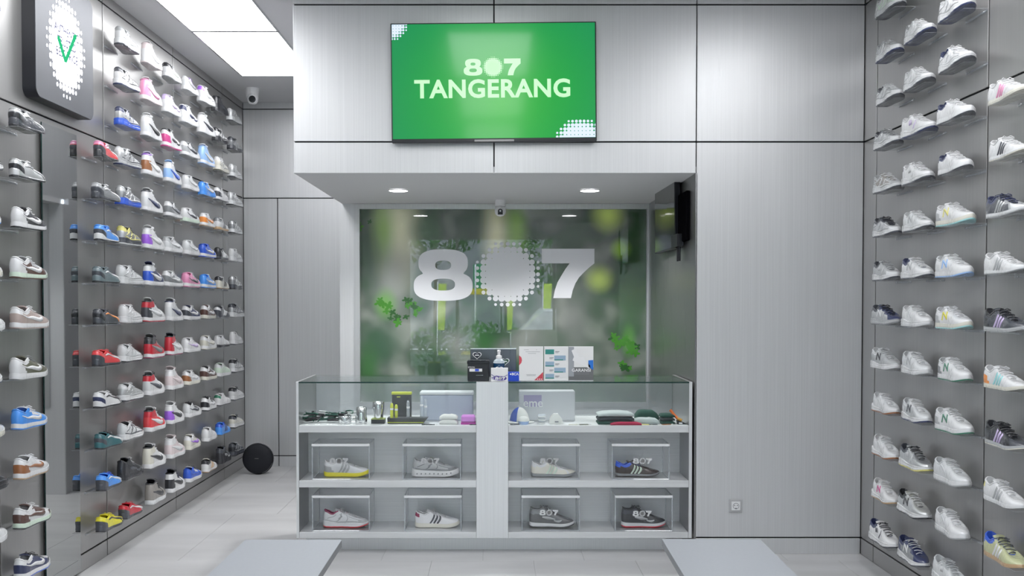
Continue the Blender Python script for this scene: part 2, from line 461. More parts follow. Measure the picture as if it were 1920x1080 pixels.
    def lining(s):
        lp = s.loop(26); mb = MB()
        r0 = [s.top(a, sd) for a, sd in lp]
        def inn(k, dz): 
            return [Vector((p.x + (L * .25 - p.x) * k, p.y * (1 - k * 1.2), p.z + dz)) for p in r0]
        zi = .045
        r3 = [Vector((p.x, p.y, zi)) for p in inn(.06, 0)]
        mb.rings([r0, inn(.03, .002), inn(.07, -.006), r3], cap=False)
        n = len(lp); mb.add(r3, [tuple(range(n))])
        # padded collar roll
        pts = []
        for a, sd in [(x, 1) for x in [.44, .36, .28, .2, .12, .06, .025, .005]] + [(x, -1) for x in [.005, .025, .06, .12, .2, .28, .36, .44]]:
            q = s.top(a, sd); pts.append((q.x, q.y * .96, q.z))
        mb.tube(pts, .0042, 6)
        return mb
    def tongue(s):
        p = s.p; xf, xa = p['xf'] - .02, p['xa'] - .05; mb = MB(); rs = []
        N = 8
        for i in range(N + 1):
            k = i / N; x = xf + (xa - xf) * k
            if k < .8: z = interp(p['T'], x) - .002
            else: z = interp(p['T'], xf + (xa - xf) * .8) - .002 + (k - .8) * (.055 if s.k != 'high' else .10)
            w_ = .014 + .010 * k; xx = x * L + (-.004 if k > .8 else 0)
            rs.append([(xx, w_ * q + .003, z + .005 * (1 - q * q)) for q in (-1, -.6, -.2, .2, .6, 1)] + [(xx - .003, w_ * q + .003, z - .004 + .004 * (1 - q * q)) for q in (1, .6, .2, -.2, -.6, -1)])
        return mb.rings(rs)
    def laces(s):
        p = s.p; mb = MB(); n = 6 if s.k != 'high' else 7
        for i in range(n):
            x = p['xf'] - .035 - (p['xf'] - p['xa'] - .07) * i / (n - 1)
            z = interp(p['T'], x) + .004; c = .020 + .002 * i
            sk = .006 * (1 if i % 2 else -1)
            mb.tube([(x * L + sk * q, c * q + .003, z + .004 * (1 - q * q) - .002 * abs(q)) for q in (-1, -.5, 0, .5, 1)], .0023, 5)
        x = (p['xa'] + .05) * L; z = interp(p['T'], p['xa'] + .05) + .008
        for sd in (-1, 1):
            mb.tube([(x, .003, z), (x + .008, sd * .014, z + .006), (x + .018, sd * .024, z - .002), (x + .012, sd * .022, z - .006), (x + .004, sd * .008, z)], .0019, 5)
        return mb
    def strip(s, mb, pts, ws, side, off=.0016, n=16):
        # pts in (a,t); ws half widths in metres
        sc = (L, .066)
        P = []
        for i in range(n + 1):
            q = i / n * (len(pts) - 1); k = min(int(q), len(pts) - 2); f = q - k
            def cr(c):
                p0 = pts[max(k - 1, 0)][c]; p1 = pts[k][c]; p2 = pts[k + 1][c]; p3 = pts[min(k + 2, len(pts) - 1)][c]
                return .5 * (2 * p1 + (p2 - p0) * f + (2 * p0 - 5 * p1 + 4 * p2 - p3) * f * f + (3 * p1 - p0 - 3 * p2 + p3) * f ** 3)
            P.append((cr(0), cr(1), ws[k] + (ws[k + 1] - ws[k]) * f))
        A, B = [], []
        for i, (a, t, w_) in enumerate(P):
            a0, t0, _ = P[max(i - 1, 0)]; a1, t1, _ = P[min(i + 1, n)]
            dx, dy = (a1 - a0) * sc[0], (t1 - t0) * sc[1]; l = math.hypot(dx, dy) or 1
            nx, ny = -dy / l, dx / l
            for sg, R in ((1, A), (-1, B)):
                aa = min(.995, max(.004, a + sg * nx * w_ / sc[0])); tt = min(.97, max(.02, t + sg * ny * w_ / sc[1]))
                R.append((aa, tt))
        vs = []
        for R in (A, B):
            for (aa, tt) in R:
                p = s.S(aa, tt, side); nn = s.nrm(aa, tt, side); vs += [p + nn * off, p - nn * .0008]
        m = 2 * (n + 1); fs = []
        for i in range(n):
            a0, a1 = 2 * i, 2 * i + 2
            fs += [(a0, a1, a1 + m, a0 + m), (a0, a0 + 1, a1 + 1, a1), (a0 + m, a1 + m, a1 + 1 + m, a0 + 1 + m)]
        mb.add(vs, fs)
    def mark(s, kind):
        mb = MB()
        for sd in (-1,):
            if kind == 'swoosh':
                s.strip(mb, [(.66, .66), (.69, .46), (.62, .30), (.45, .34), (.26, .50), (.06, .62)] if s.k != 'high' else [(.64, .50), (.68, .34), (.60, .22), (.44, .27), (.26, .38), (.06, .50)], [.0008, .006, .009, .0075, .0045, .0015], sd)
            elif kind == 'stripes':
                pass
            elif kind[:6] == 'stripe':
                o = .080 * int(kind[6])
                s.strip(mb, [(.345 + o, .04), (.43 + o, .40), (.52 + o, .78)], [.0046, .0046, .0044], sd, n=6)
            elif kind == 'letter':
                h0, h1 = .28, .82
                s.strip(mb, [(.31, h0), (.37, h1)], [.0038, .0038], sd, n=4)
                s.strip(mb, [(.365, h1 - .03), (.465, h0 + .03)], [.0046, .0046], sd, .0018, n=4)
                s.strip(mb, [(.46, h0), (.52, h1)], [.0038, .0038], sd, n=4)
            elif kind == 'form':
                s.strip(mb, [(.30, .80), (.45, .74), (.60, .66), (.74, .50), (.82, .25), (.86, .04)], [.0030, .0052, .0064, .0085, .0125, .016], sd, .0014)
            elif kind == 'lines':
                for P, W in (([(.10, .30), (.22, .62), (.34, .82)], .0022), ([(.28, .10), (.40, .38), (.48, .80)], .0026), ([(.50, .10), (.58, .40), (.62, .80)], .0022), ([(.05, .16), (.30, .10), (.60, .18), (.86, .14)], .0030), ([(.64, .62), (.76, .44), (.88, .30)], .0024)):
                    s.strip(mb, P, [W] * len(P), sd, n=8)
                s.strip(mb, [(.36, .38), (.46, .56), (.42, .70)], [.003, .003, .002], sd, .0022, n=6)
            elif kind == 'badge':
                s.strip(mb, [(.36, .55), (.46, .55)], [.010, .010], sd, n=6)
                s.strip(mb, [(.50, .15), (.60, .5), (.62, .8)], [.003] * 3, sd, n=6)
            elif kind == 'plates':
                s.strip(mb, [(.30, .42), (.44, .30), (.60, .36)], [.004, .007, .003], sd, n=8)
                s.strip(mb, [(.56, .25), (.66, .20), (.74, .30)], [.003, .005, .002], sd, n=8)
        return mb
SM = {}
def shoe_meshes(kind):
    if kind in SM: return SM[kind]
    s = Shoe(kind); mid, out = s.solemesh()
    d = {}
    for nm, mb, k in (('upper', s.upper(), 7), ('midsole', mid, 1), ('outsole', out, 1), ('lining', s.lining(), 1), ('tongue', s.tongue(), 1), ('laces', s.laces(), 1)):
        me = mb.mesh(nm, True)
        if nm != 'upper': me.set_sharp_from_angle(angle=math.radians(50))
        d[nm] = (me, k)
    d['shoe'] = s
    SM[kind] = d
    return d
def mark_mesh(kind, mk):
    d = shoe_meshes(kind)
    if mk not in d: d[mk] = (d['shoe'].mark(mk).mesh('side_mark', True), 1)
    return d[mk]
PAL = dict(W=(.72, .72, .73), w=(.66, .67, .68), C=(.68, .66, .58), G=(.42, .43, .44), g=(.22, .23, .24), K=(.015, .016, .022), k=(.05, .055, .07),
           N=(.02, .03, .10), B=(.02, .10, .62), b=(.06, .30, .85), l=(.30, .50, .85), R=(.55, .01, .03), r=(.75, .05, .06), P=(.80, .30, .50), p=(.72, .62, .63),
           V=(.35, .12, .72), v=(.60, .48, .75), O=(.85, .28, .04), Y=(.75, .68, .02), y=(.74, .68, .20), T=(.02, .12, .14), t=(.10, .45, .50), a=(.35, .70, .72),
           M=(.62, .74, .62), E=(.02, .18, .10), D=(.10, .045, .035), n=(.32, .12, .04), u=(.50, .33, .18), o=(.12, .12, .08), L=(.50, .52, .30), q=(.28, .26, .24), H=(.30, .01, .08), m=(.60, .05, .25), h=(.10, .10, .105), d=(.04, .026, .024), z=(.45, .36, .33), x=(.14, .19, .21))
def shoemat(c):
    key = 'shoe_' + c
    if key in M: return M[key]
    metal = 0.0; base = c[0]
    m, nt, b = newmat('sneaker_' + str(len(M)))
    if c[0] == 'S': b.inputs['Base Color'].default_value = (.60, .61, .62, 1); metal = .65
    elif c[0] == 'A': b.inputs['Base Color'].default_value = (.35, .36, .37, 1); metal = .6
    else: b.inputs['Base Color'].default_value = (*PAL[base], 1)
    b.inputs['Metallic'].default_value = metal; b.inputs['Roughness'].default_value = .42
    b.inputs['Coat Weight'].default_value = 1.0; b.inputs['Coat Roughness'].default_value = .05
    n = nt.nodes.new('ShaderNodeTexNoise'); n.inputs['Scale'].default_value = 30; n.inputs['Detail'].default_value = 3; n.inputs['Distortion'].default_value = 1.2
    tc = nt.nodes.new('ShaderNodeTexCoord'); nt.links.new(tc.outputs['Object'], n.inputs['Vector'])
    bp = nt.nodes.new('ShaderNodeBump'); bp.inputs['Strength'].default_value = .8; bp.inputs['Distance'].default_value = .008
    nt.links.new(n.outputs['Fac'], bp.inputs['Height']); nt.links.new(bp.outputs['Normal'], b.inputs['Coat Normal'])
    M[key] = m
    return m
FAM = {'V': ('wave', 'lines', 'running shoe'), 'H': ('high', 'swoosh', 'high-top sneaker'), 'D': ('court', 'swoosh', 'low sneaker'), 'R': ('racer', 'form', 'racing shoe'),
       'U': ('runner', 'lines', 'running shoe'), 'X': ('runner', 'letter', 'running shoe'), 'S': ('slim', 'stripes', 'slim sneaker'),
       'B': ('court', 'letter', 'court sneaker'), 'F': ('flared', 'letter', 'sneaker'), 'A': ('court', None, 'low sneaker'), 'J': ('mid', 'plates', 'mid-top sneaker'),
       'Z': ('runner', 'badge', 'running shoe'), 'M': ('court', 'stripes', 'shell-toe sneaker')}
def make_shoe(fam, cols, label, loc, rz, group, scale=1.0, tilt=0.0):
    """cols: quarter vamp toeguard heel collar eyestay / mark sole outsole lace lining(optional)"""
    kind, mk, _ = FAM[fam]; d = shoe_meshes(kind)
    up, rest = cols.split('/')
    if len(up) == 6: up = up[:4] + up[0] + up[5] + up[4] if 'heel tab' in label else up + up[4]
    r = thing('sneaker', label, 'shoe', loc, rz, group); r.scale = (scale,) * 3
    if tilt: r.rotation_euler = (0, tilt, rz)
    lin = rest[4] if len(rest) > 4 else up[4]
    parts = [('upper', d['upper'], up), ('midsole', d['midsole'], rest[1]), ('outsole', d['outsole'], rest[2]), ('lining', d['lining'], lin),
             ('tongue', d['tongue'], up[5]), ('laces', d['laces'], rest[3])]
    if mk: parts.append(({'swoosh': 'side_mark', 'stripes': 'side_stripes', 'letter': 'side_letter', 'form': 'side_stripe', 'lines': 'overlays', 'badge': 'side_badge', 'plates': 'side_panel'}[mk], mark_mesh(kind, mk), rest[0]))
    if mk == 'stripes':
        parts.pop(); parts += [('stripe', mark_mesh(kind, 'stripe%d' % i), rest[0]) for i in range(3)]
    for nm, (me, k), cc in parts:
        if len(me.materials) < k:
            for _ in range(k - len(me.materials)): me.materials.append(M['white'])
        o = bpy.data.objects.new(nm, me); COL.objects.link(o); o.parent = r
        for i in range(k):
            o.material_slots[i].link = 'OBJECT'; o.material_slots[i].material = shoemat(cc[i] if k > 1 else cc)
    if fam == 'V':
        s_ = d['shoe']; mb = MB()
        for i in range(9):
            a = .10 + .095 * i; P4 = []
            for da, dz in ((-.016, -.003), (.010, -.005), (.018, .003), (-.006, .005)):
                x_, y_ = s_.foot(a + da, -1, .0125); P4.append((x_, y_, .020 + s_.zb(a) + dz))
            mb.add(P4 + [(p[0], p[1] + .004, p[2]) for p in P4], [(0, 1, 2, 3), (0, 4, 5, 1), (1, 5, 6, 2), (2, 6, 7, 3), (3, 7, 4, 0)])
        mb.build('sole_slots', shoemat('g'), r)['kind'] = 'stuff'
    return r
# wall ledges -------------------------------------------------------------------------------------------------
def ledge_meshes():
    p = MB().box(0, .112, -.10, .10, -.004, 0, bev=.0012).mesh('plate')
    for f in p.polygons: f.material_index = 0 if abs(f.normal.z) > .7 else 1
    p.materials.append(M['acrylic']); p.materials.append(M['acrylic_edge'])
    b = MB().box(0, .004, -.10, .10, -.014, -.004, bev=.001).mesh('back_plate'); b.materials.append(M['acrylic_edge'])
    s = MB(); 
    s.lathe([(.003, .004), (.003, .007), (.002, .008)], (0, 0, -.009), 10, axis='x')
    sm = s.mesh('screw'); sm.materials.append(M['silver'])
    return p, b, sm
LP_, LB_, LS_ = ledge_meshes()
def make_ledge(label, loc, rz, group):
    r = thing('acrylic_ledge', label, 'ledge', loc, rz, group)
    link('plate', LP_, r); link('back_plate', LB_, r)
    for y in (-.07, .07): link('screw', LS_, r, (0, y, 0))
    return r
ORD = ['top', 'second', 'third', 'fourth', 'fifth', 'sixth', 'seventh', 'eighth', 'ninth', 'tenth', 'eleventh', 'twelfth', 'bottom']
CO = ['first', 'second', 'third', 'fourth', 'fifth', 'sixth', 'seventh', 'eighth']
ZROW = [3.128 - .2430 * k for k in range(13)]
# column: (Y, first row, place phrase, list)
LEFT = [
 (4.17, 1, 'cut by the photo edge', '''
white toe of sneaker|D WWWWWW/GNNW
white sneaker with green sole|D WWWWWW/WEEW
white sneaker with green outsole|A WWWWWW/WWEW
white and lilac running shoe|U WvWWWW/kWkW
white sneaker with blue outsole|A WWWWWW/WWbW
cream white sneaker|A CWWCWW/WCwW
white wrapped sneaker|A WWwWWW/WWWW
white and grey sneaker, navy outsole|D WGWWWW/WWNW
grey and cream sneaker|D wGWGWW/WCCW
shiny black sneaker|U KKKKKK/kKKK
plain white thick-soled sneaker|A WWWWWW/WWWW
black textured sneaker|U KkKKKK/GKKK'''),
 (4.585, 3, 'left of the mirror', '''
black and silver racing shoe|R kSkKSk/SkKS
silver racing shoe, black heel|R SSSKSS/gSKS
black and white low sneaker|D KWKWWK/WWKW
brown and white low sneaker|D DGwWWG/WMDw
dusty pink and white low sneaker|D zpzzWz/WWzW
olive and white low sneaker|D oWoWWo/WWWg
sky blue and white low sneaker|D bWlbbW/WWbW
white low sneaker, tan details|D WWWnWW/nWuW
dark brown and white low sneaker|D WWDDWD/DMKW
navy and white low sneaker|D NWkNWN/WWBK'''),
 (5.50, 3, 'right of the mirror', '''
red racing shoe, white stripe|R rwKkPr/WKKW
charcoal racing shoe, white toe stripe|R gGGkGA/wkKS
blue racing shoe, white stripe|R bbwkbb/wwKb
grey-teal racing shoe, white stripe|R xxwkxx/wxKx
black racing shoe, orange stripe|R kkkKkk/OkKk
red racing shoe, broad white stripe|R rrwkrr/wkKr
white racing shoe, black stripe|R WWWNWW/KWKW
dark teal racing shoe, white stripe|R TTwkTT/wTKK
bright blue racing shoe, white stripe|R bbwkbb/wkKB
yellow racing shoe, black stripe|R YYYkYY/KkKY'''),
 (5.835, 0, 7, '''
white running shoe, grey underside|U wwWwGw/Gwgw
white running shoe, black lines|U WwWWkw/KWgW
silver running shoe, blue sole|U SAASNS/NBBk
silver chunky running shoe|U SGSSww/kGgS
silver and grey running shoe, blue sole|U AASASg/WBBS
gold-flecked grey running shoe|U AgASyg/ykwK
pale grey-green chunky running shoe|U wwwwww/Gwww
white chunky running shoe|U WWwWWW/wWwW
white chunky running shoe, dark outsole|U wWWwww/GWKW
silver and white running shoe|U SGWSWS/GWkW
white running shoe, black eyelet lines|U wWWwwK/kWgW
shiny black wrapped boot shoe|J KKKKKK/kKKS
small red racing shoe, white stripe|R RRwkRR/wkKR'''),
 (6.235, 0, 6, '''
white and blush high-top sneaker|H WWWWpW/WWpW
pink and white high-top sneaker|H WWWPPW/PWpW
white high-top sneaker, black mark|H WWwwWw/KWgW
gold-brown and white high-top sneaker|H WWWnWW/WWwWV
pale grey high-top sneaker|H WWWwWw/NWgWk
purple and white high-top sneaker|H WWWVWW/wWwW
royal blue and beige high-top sneaker|H NwwBwN/wWWwg
maroon-collared black high-top sneaker|H WWWkRW/wWRkK
red high-top sneaker, black collar|H RKkRKg/gWHKK
grey high-top sneaker, red collar|H WWWwRW/kWWKK
bright red high-top sneaker, black collar|H rWWrRW/WWWWK
cream high-top sneaker, black collar|H WKWCCW/KWWWK
taupe high-top sneaker, black collar|H qqqqqK/KwwKK'''),
 (6.62, 0, 5, '''
white low sneaker, dark collar|D WwWwKw/MWgW
white and lavender mid sneaker|J WWWWvW/vWwW
magenta and white mid sneaker|J WWWmWK/KWmWK
light blue and white high-top sneaker|H WlWlWl/BWGW
grey and white low sneaker|D GWWgWg/kWgg
light grey low sneaker, black details|D wWWwGw/wWwW
beige-grey low sneaker|D gwWgWw/wWWw
white high-top sneaker, navy mark|H wWWwWw/NWWWN
red and white high-top sneaker|H WWWRRk/WWHKK
pale pink high-top sneaker|H ppppWp/pWWp
violet and white high-top sneaker|H WWWVWW/KWWWW
blush high-top sneaker|H ppwpWp/wWWp
black and white high-top sneaker|H WGWKWK/KWWKK'''),
 (7.0, 0, 4, '''
white low sneaker, indigo eyestay|D WwWwWv/gWwV
white sneaker, navy heel tab|J WWWWNW/NWwW
grey and white low sneaker, dark heel|D wWWGWG/kWgk
pale grey low sneaker|D wwwwww/wWWw
white low sneaker, pale green sole|D WWWWWW/kMMW
ice grey low sneaker|D wWwwww/wWWW
salmon pink low sneaker|D PWwPPP/kWPW
black and white low sneaker|D NWWkWN/WWWW
white low sneaker, lilac mark|D WWWWWW/vWWW
tan-heeled white low sneaker|D wwwnWw/wCCW
white and black low sneaker|D wWWwwK/kWWK
cream low sneaker, purple mark|D CWCCWC/VCCW
royal blue and white low sneaker|D BWBBBW/BWWK'''),
 (7.41, 0, 3, '''
white sneaker, purple heel tab|J WWWWVW/wWwW
white high-top sneaker, dark mark|H WWWWWW/kWwW
powder blue high-top sneaker|H lWWllW/WWlW
bright blue and white low sneaker|D bWWbbW/WbbW
white low sneaker, orange details|D WWWOWW/OWuW
deep royal blue low sneaker|D BWWBBB/WWBB
azure and white low sneaker|D bWWbbb/WWbW
chocolate and white low sneaker|D DwCDWD/WCCW
white and stone low sneaker|D WWWCWC/CWCW
dark brown and white low sneaker|D DwwDWK/WCCW
black and white low sneaker|D WwWKWK/WWKK
plain white low sneaker|A WWWWWW/WWWW
white slim sneaker, tan sole|S WWWWKC/uWuKK'''),
 (7.79, 0, 2, '''
shiny black wrapped shoe|J KKKKKK/kKKK
white running shoe, black sole|U WGWWKW/KKKW
white and beige running shoe|U CWwCWW/GCoW
white sneaker, black heel|A WWWkWg/WWkW
white slim sneaker, tan sole|S WWWWgW/kuuW
black-heeled grey sneaker|S GWwKKg/wkKK
white slim sneaker, black stripes|S CWCCKW/KCuW
navy-black slim sneaker, white heel tab|S kwkkWk/wkgW
white slim sneaker, black sole|S WWWWWW/wKKW
pale mint low sneaker|A MwWMwM/WWWW
white slim sneaker, green heel tab|S WWWWEW/WWKW
bright blue slim sneaker, dark stripes|S bbtbBb/NbbB
shiny black wrapped mid shoe|J KKKKkK/SKKK'''),
 (8.2, 0, 1, '''
pale silver wrapped running shoe|U SwSSwS/wwgw
charcoal wrapped running shoe|U AAAgkg/GkKk
silvery white running shoe|U SSSSwS/Swgw
silver running shoe, black outsole|U SSGSww/wwKS
grey wrapped running shoe, black outsole|U ASSASg/wwKS
light grey running shoe|U wwwwww/Swww
grey running shoe, black sole band|U ASAASg/wkKS
silver running shoe, black wedge panels|U SSSSkk/kwwS
white running shoe, black laces|U WwWWWW/wWkK
white running shoe, grey toe|U WGWwKW/gWkK
white running shoe, black collar|U WWWWKW/wWkK
cream running shoe, black outsole|U CwCCkC/wWKK
dark grey wrapped shoe|U kAAKkg/AkKS'''),
]
RIGHT = [
 (5.15, 0, 1, '''
pale green-grey wrapped running shoe|U MwMwwM/wwGw
silver-grey running shoe, dark sole|U SGwGGS/WWgS
grey-white running shoe|U wGwwkw/GWgw
dark grey running shoe, white toe|U GGwGkg/wWkS
taupe-grey running shoe|U qGGGGq/wwkW
silver running shoe, black tongue|U SSwSkk/GWkK
sage grey running shoe|Z GGwGkG/wWgG
navy-toed grey running shoe|X GNNGkN/wGgK
grey running shoe, bold letter|X GGGGwG/KWWw
white flared-sole sneaker|F WwWwwW/wWnW
off-white flared-sole sneaker|F WwwWWw/wWnw
white flared-sole sneaker, pink letter|F WWWWWW/mWuW
white and navy running shoe|Z WWWWNW/kWkK'''),
 (4.785, 1, 2, '''
white and silver running shoe|U wWWwSw/wWgW
white running shoe, grey outsole|U WwWWww/wWGW
white running shoe, small blue mark|Z WWWWWW/vWGW
white running shoe, blue heel tab|Z WwWWNW/wWgW
pale grey running shoe|X wwWwww/GWkW
white running shoe, navy outsole|X WwWWNw/GWkW
white chunky running shoe|X WWWWWw/wWwW
light grey running shoe, outlined letter|X wwwwww/GWwW
silver-white running shoe, navy toe|X SwwWwW/kWNW
silver and black running shoe, yellow heel|Z SASSkS/wWyK
silver running shoe, black letter|X SSSSKS/KWKWK
glossy navy running shoe, white letter|X gNNNNN/WWkWN'''),
 (4.39, 1, 3, '''
white running shoe, grey trim|U WwWWww/GWgW
white wrapped running shoe, black outsole|U WWWWNw/wWgW
white court sneaker, dark outsole|A WWWWNW/WWkW
white court sneaker, perforated toe|A WwWWNW/WWgW
white court sneaker, yellow letter|B WWWGWW/yCaW
white court sneaker, blue letter|B WWWwwW/lWlW
white court sneaker, gold letter, aqua sole|B WwWGWW/YCaW
white court sneaker, green letter|B WWWgwW/EWEW
white court sneaker, dark green letter|B WWWGWW/EWEW
light grey court sneaker|B wwwwww/wWGW
plain white court sneaker|B WWWWWW/wWGW
pale grey sneaker, round badge|Z wwwwwG/wwww'''),
 (3.94, 3, 4, '''
white slim sneaker, red-blue stripes|S WWwWWW/PCCW
white slim sneaker, black stripes|S WWWWWW/kWCW
navy and silver wrapped slim sneaker|S kGwkNk/SwGN
white slim sneaker, grey stripes|S WWwWWW/GwgW
black slim sneaker, lilac stripes|S kkkKKk/vGGK
white slim sneaker, aqua stripes|S WWWOWW/aCCW
shiny black slim sneaker, lilac stripes|S KKkKKK/vGCK
white slim sneaker, yellow heel tab|S WWWWyW/GWWWW
olive-yellow slim sneaker, blue collar|S LLLLBL/WuukB'''),
]
def place_wall(cols, X, side):
    for (Y, k0, ph, txt) in cols:
        for i, ln in enumerate([t for t in txt.strip().split('\n')]):
            k = k0 + i; desc, spec = ln.rsplit('|', 1); fam, cc = spec.split(' ')
            if k <= (6 if side > 0 else 4) and fam in 'UXZBAF' and cc[9] in 'Ggw': cc = cc[:9] + ('N' if k % 2 else 'k') + cc[10:]
            row = ORD[k] + ' row' + ('' if k in (0, 12) else ' down')
            wn = 'left wall' if side < 0 else 'right wall'
            if isinstance(ph, int): pos = CO[ph - 1] + ' from back corner'
            else: pos = ph
            place = wn + ', ' + row + ', ' + pos
            z = ZROW[k] if side < 0 else 3.150 - .2457 * k
            yj = Y + random.uniform(-.012, .012)
            rz = PI / 2 if side < 0 else -PI / 2
            yaw = math.radians(random.uniform(-4, 3))
            sc = random.uniform(.97, 1.03)
            dx = .078
            cx = X - side * dx        # shoe centre line
            org = Vector((-L / 2 * sc, 0, 0)); R = Matrix.Rotation(rz + yaw * (1), 3, 'Z')
            loc = Vector((cx, yj, z)) + R @ org
            make_shoe(fam, cc, desc + ', ' + place, loc, rz + yaw, 'sneakers on the ' + wn, sc)
            make_ledge('clear acrylic ledge, ' + place, (X, yj + (-.05 if side < 0 else -.03), z), 0 if side < 0 else PI, 'acrylic ledges on the ' + wn)
place_wall(LEFT, XL, -1)
place_wall(RIGHT, XR, 1)
# ------------------------------------------------------------------ lights of the room
def light_panel(x0, x1, y0, y1, label):
    t = thing('ceiling_light', label, 'light', (x0, y0, H), 0, 'ceiling light panels')
    w_, l_ = x1 - x0, y1 - y0
    MB().box(.012, w_ - .012, .012, l_ - .012, -.006, -.001).build('diffuser', M['lamp'], t)
    f = MB(); f.box(0, w_, 0, .012, -.010, 0); f.box(0, w_, l_ - .012, l_, -.010, 0); f.box(0, .012, .012, l_ - .012, -.010, 0); f.box(w_ - .012, w_, .012, l_ - .012, -.010, 0)
    f.build('frame', M['silver'], t)
xa, xb = -2.125, -1.515
light_panel(xa, xb, 6.46, 7.72, 'square-ended white ceiling panel light farthest down the left side')
light_panel(xa, xb, 5.19, 6.45, 'white ceiling panel light cut by the top edge, left side')
for i, y in enumerate((3.92, 2.65, 1.38)): light_panel(xa, xb, y, y + 1.25, 'ceiling panel light over left wall, %s toward camera' % CO[i])
for i, y in enumerate((3.55, 1.9, .2)): light_panel(-.36, .25, y, y + 1.25, 'central ceiling panel light, %s from the wall screen' % CO[i])
for i, y in enumerate((3.30, 2.03, .76)): light_panel(1.40, 2.01, y, y + 1.25, 'ceiling panel light over right wall, %s from front' % CO[i])
for nm, px in (('left', 747), ('right', 1106)):
    p = at(px, 357 if px < 900 else 355, 6.55)
    t = thing('downlight', 'round recessed downlight in niche ceiling, %s one' % nm, 'light', (p.x, 6.55, ZS), 0, 'niche downlights')
    MB().lathe([(.068, -.001), (.075, -.001), (.075, -.005), (.066, -.008), (.066, -.004)], n=32, cap=False).build('trim_ring', M['white'], t)
    MB().lathe([(.0, -.004), (.066, -.004), (.066, -.001), (0, -.001)], n=32, cap=False).build('lamp_face', M['down'], t)
    ld = bpy.data.lights.new('downlight_glow', 'SPOT'); ld.energy = 75; ld.spot_size = 2.3; ld.spot_blend = .6; ld.shadow_soft_size = .06
    lo = bpy.data.objects.new('downlight_glow', ld); COL.objects.link(lo); lo.parent = t; lo.location = (0, 0, -.015)

# ------------------------------------------------------------------ window print with foliage
def px2w(px, py): p = at(px, py, YW); return p.x, p.z
m, nt, b = newmat('blurred_foliage_print')
geo = nt.nodes.new('ShaderNodeNewGeometry'); pos = geo.outputs['Position']
nz = nt.nodes.new('ShaderNodeTexNoise'); nz.inputs['Scale'].default_value = 3.2; nz.inputs['Detail'].default_value = 1.5; nt.links.new(pos, nz.inputs['Vector'])
rp = nt.nodes.new('ShaderNodeValToRGB'); e = rp.color_ramp.elements
e[0].position = .33; e[0].color = (.010, .045, .018, 1); e[1].position = .66; e[1].color = (.24, .27, .23, 1)
x = e.new(.45); x.color = (.03, .085, .035, 1); x = e.new(.55); x.color = (.10, .13, .10, 1)
nt.links.new(nz.outputs['Fac'], rp.inputs['Fac']); cur = rp.outputs['Color']
BL = [(745, 430, 38, 90, (.95, .95, .62), .9), (718, 440, 20, 60, (.30, .60, .08), .75), (930, 440, 24, 75, (.95, .93, .58), .9), (968, 430, 20, 45, (.35, .65, .08), .75),
      (1140, 403, 26, 26, (.80, 1.0, .18), .95), (1165, 467, 16, 16, (.45, .80, .05), .95), (1124, 522, 22, 22, (.55, .72, .12), .85), (800, 432, 28, 28, (.02, .12, .03), .8),
      (1055, 430, 60, 40, (.015, .07, .03), .7), (870, 420, 40, 40, (.02, .06, .035), .7), (735, 520, 38, 60, (.42, .44, .42), .75), (722, 570, 18, 26, (.14, .42, .04), .8),
      (715, 645, 40, 45, (.015, .08, .03), .85), (690, 480, 30, 60, (.02, .07, .03), .7), (1180, 600, 26, 60, (.02, .10, .015), .7), (1190, 500, 30, 90, (.02, .09, .01), .6),
      (1115, 590, 40, 45, (.015, .06, .02), .7), (1075, 600, 30, 60, (.20, .21, .20), .6), (905, 640, 26, 26, (.02, .12, .02), .85), (850, 640, 36, 26, (.24, .25, .24), .7),
      (1180, 640, 12, 26, (.08, .32, .01), .8), (690, 690, 20, 40, (.02, .14, .01), .7), (1000, 640, 50, 26, (.13, .15, .13), .7), (1030, 420, 26, 20, (.22, .22, .22), .6)]
for (px, py, rx, ry, c, s) in BL:
    X, Z = px2w(px, py); k = YW / F
    v = nt.nodes.new('ShaderNodeVectorMath'); v.operation = 'SUBTRACT'; v.inputs[1].default_value = (X, 0, Z); nt.links.new(pos, v.inputs[0])
    v2 = nt.nodes.new('ShaderNodeVectorMath'); v2.operation = 'MULTIPLY'; v2.inputs[1].default_value = (1 / (rx * k * 1.5), 0, 1 / (ry * k * 1.5)); nt.links.new(v.outputs[0], v2.inputs[0])
    ln = nt.nodes.new('ShaderNodeVectorMath'); ln.operation = 'LENGTH'; nt.links.new(v2.outputs[0], ln.inputs[0])
    mr = nt.nodes.new('ShaderNodeMapRange'); mr.interpolation_type = 'SMOOTHSTEP'; mr.inputs['From Min'].default_value = 0; mr.inputs['From Max'].default_value = 1.1; mr.inputs['To Min'].default_value = s; mr.inputs['To Max'].default_value = 0
    nt.links.new(ln.outputs['Value'], mr.inputs['Value'])
    mx = nt.nodes.new('ShaderNodeMix'); mx.data_type = 'RGBA'; nt.links.new(mr.outputs[0], mx.inputs[0]); nt.links.new(cur, mx.inputs[6]); mx.inputs[7].default_value = (*c, 1); cur = mx.outputs[2]
nt.links.new(cur, b.inputs['Base Color']); b.inputs['Roughness'].default_value = .5
b.inputs['Coat Weight'].default_value = 1; b.inputs['Coat Roughness'].default_value = .004; b.inputs['Coat IOR'].default_value = 1.9
wi = MB().box(wx0, wx1, YW + .03, YW + .04, wz0, wz1).build('window_1', m); tag(wi, 'glossy glass panel printed with blurred green foliage', kind='structure')
fr = MB()
fr.box(wx0 - .045, wx0, YW - .012, YW + .03, wz0 - .04, wz1 + .04); fr.box(wx1, wx1 + .03, YW - .012, YW + .03, wz0 - .04, wz1 + .04)
fr.box(wx0, wx1, YW - .012, YW + .03, wz1, wz1 + .04); fr.box(wx0, wx1, YW - .012, YW + .03, wz0 - .04, wz0)
fr.build('window_frame', M['frame'], wi)
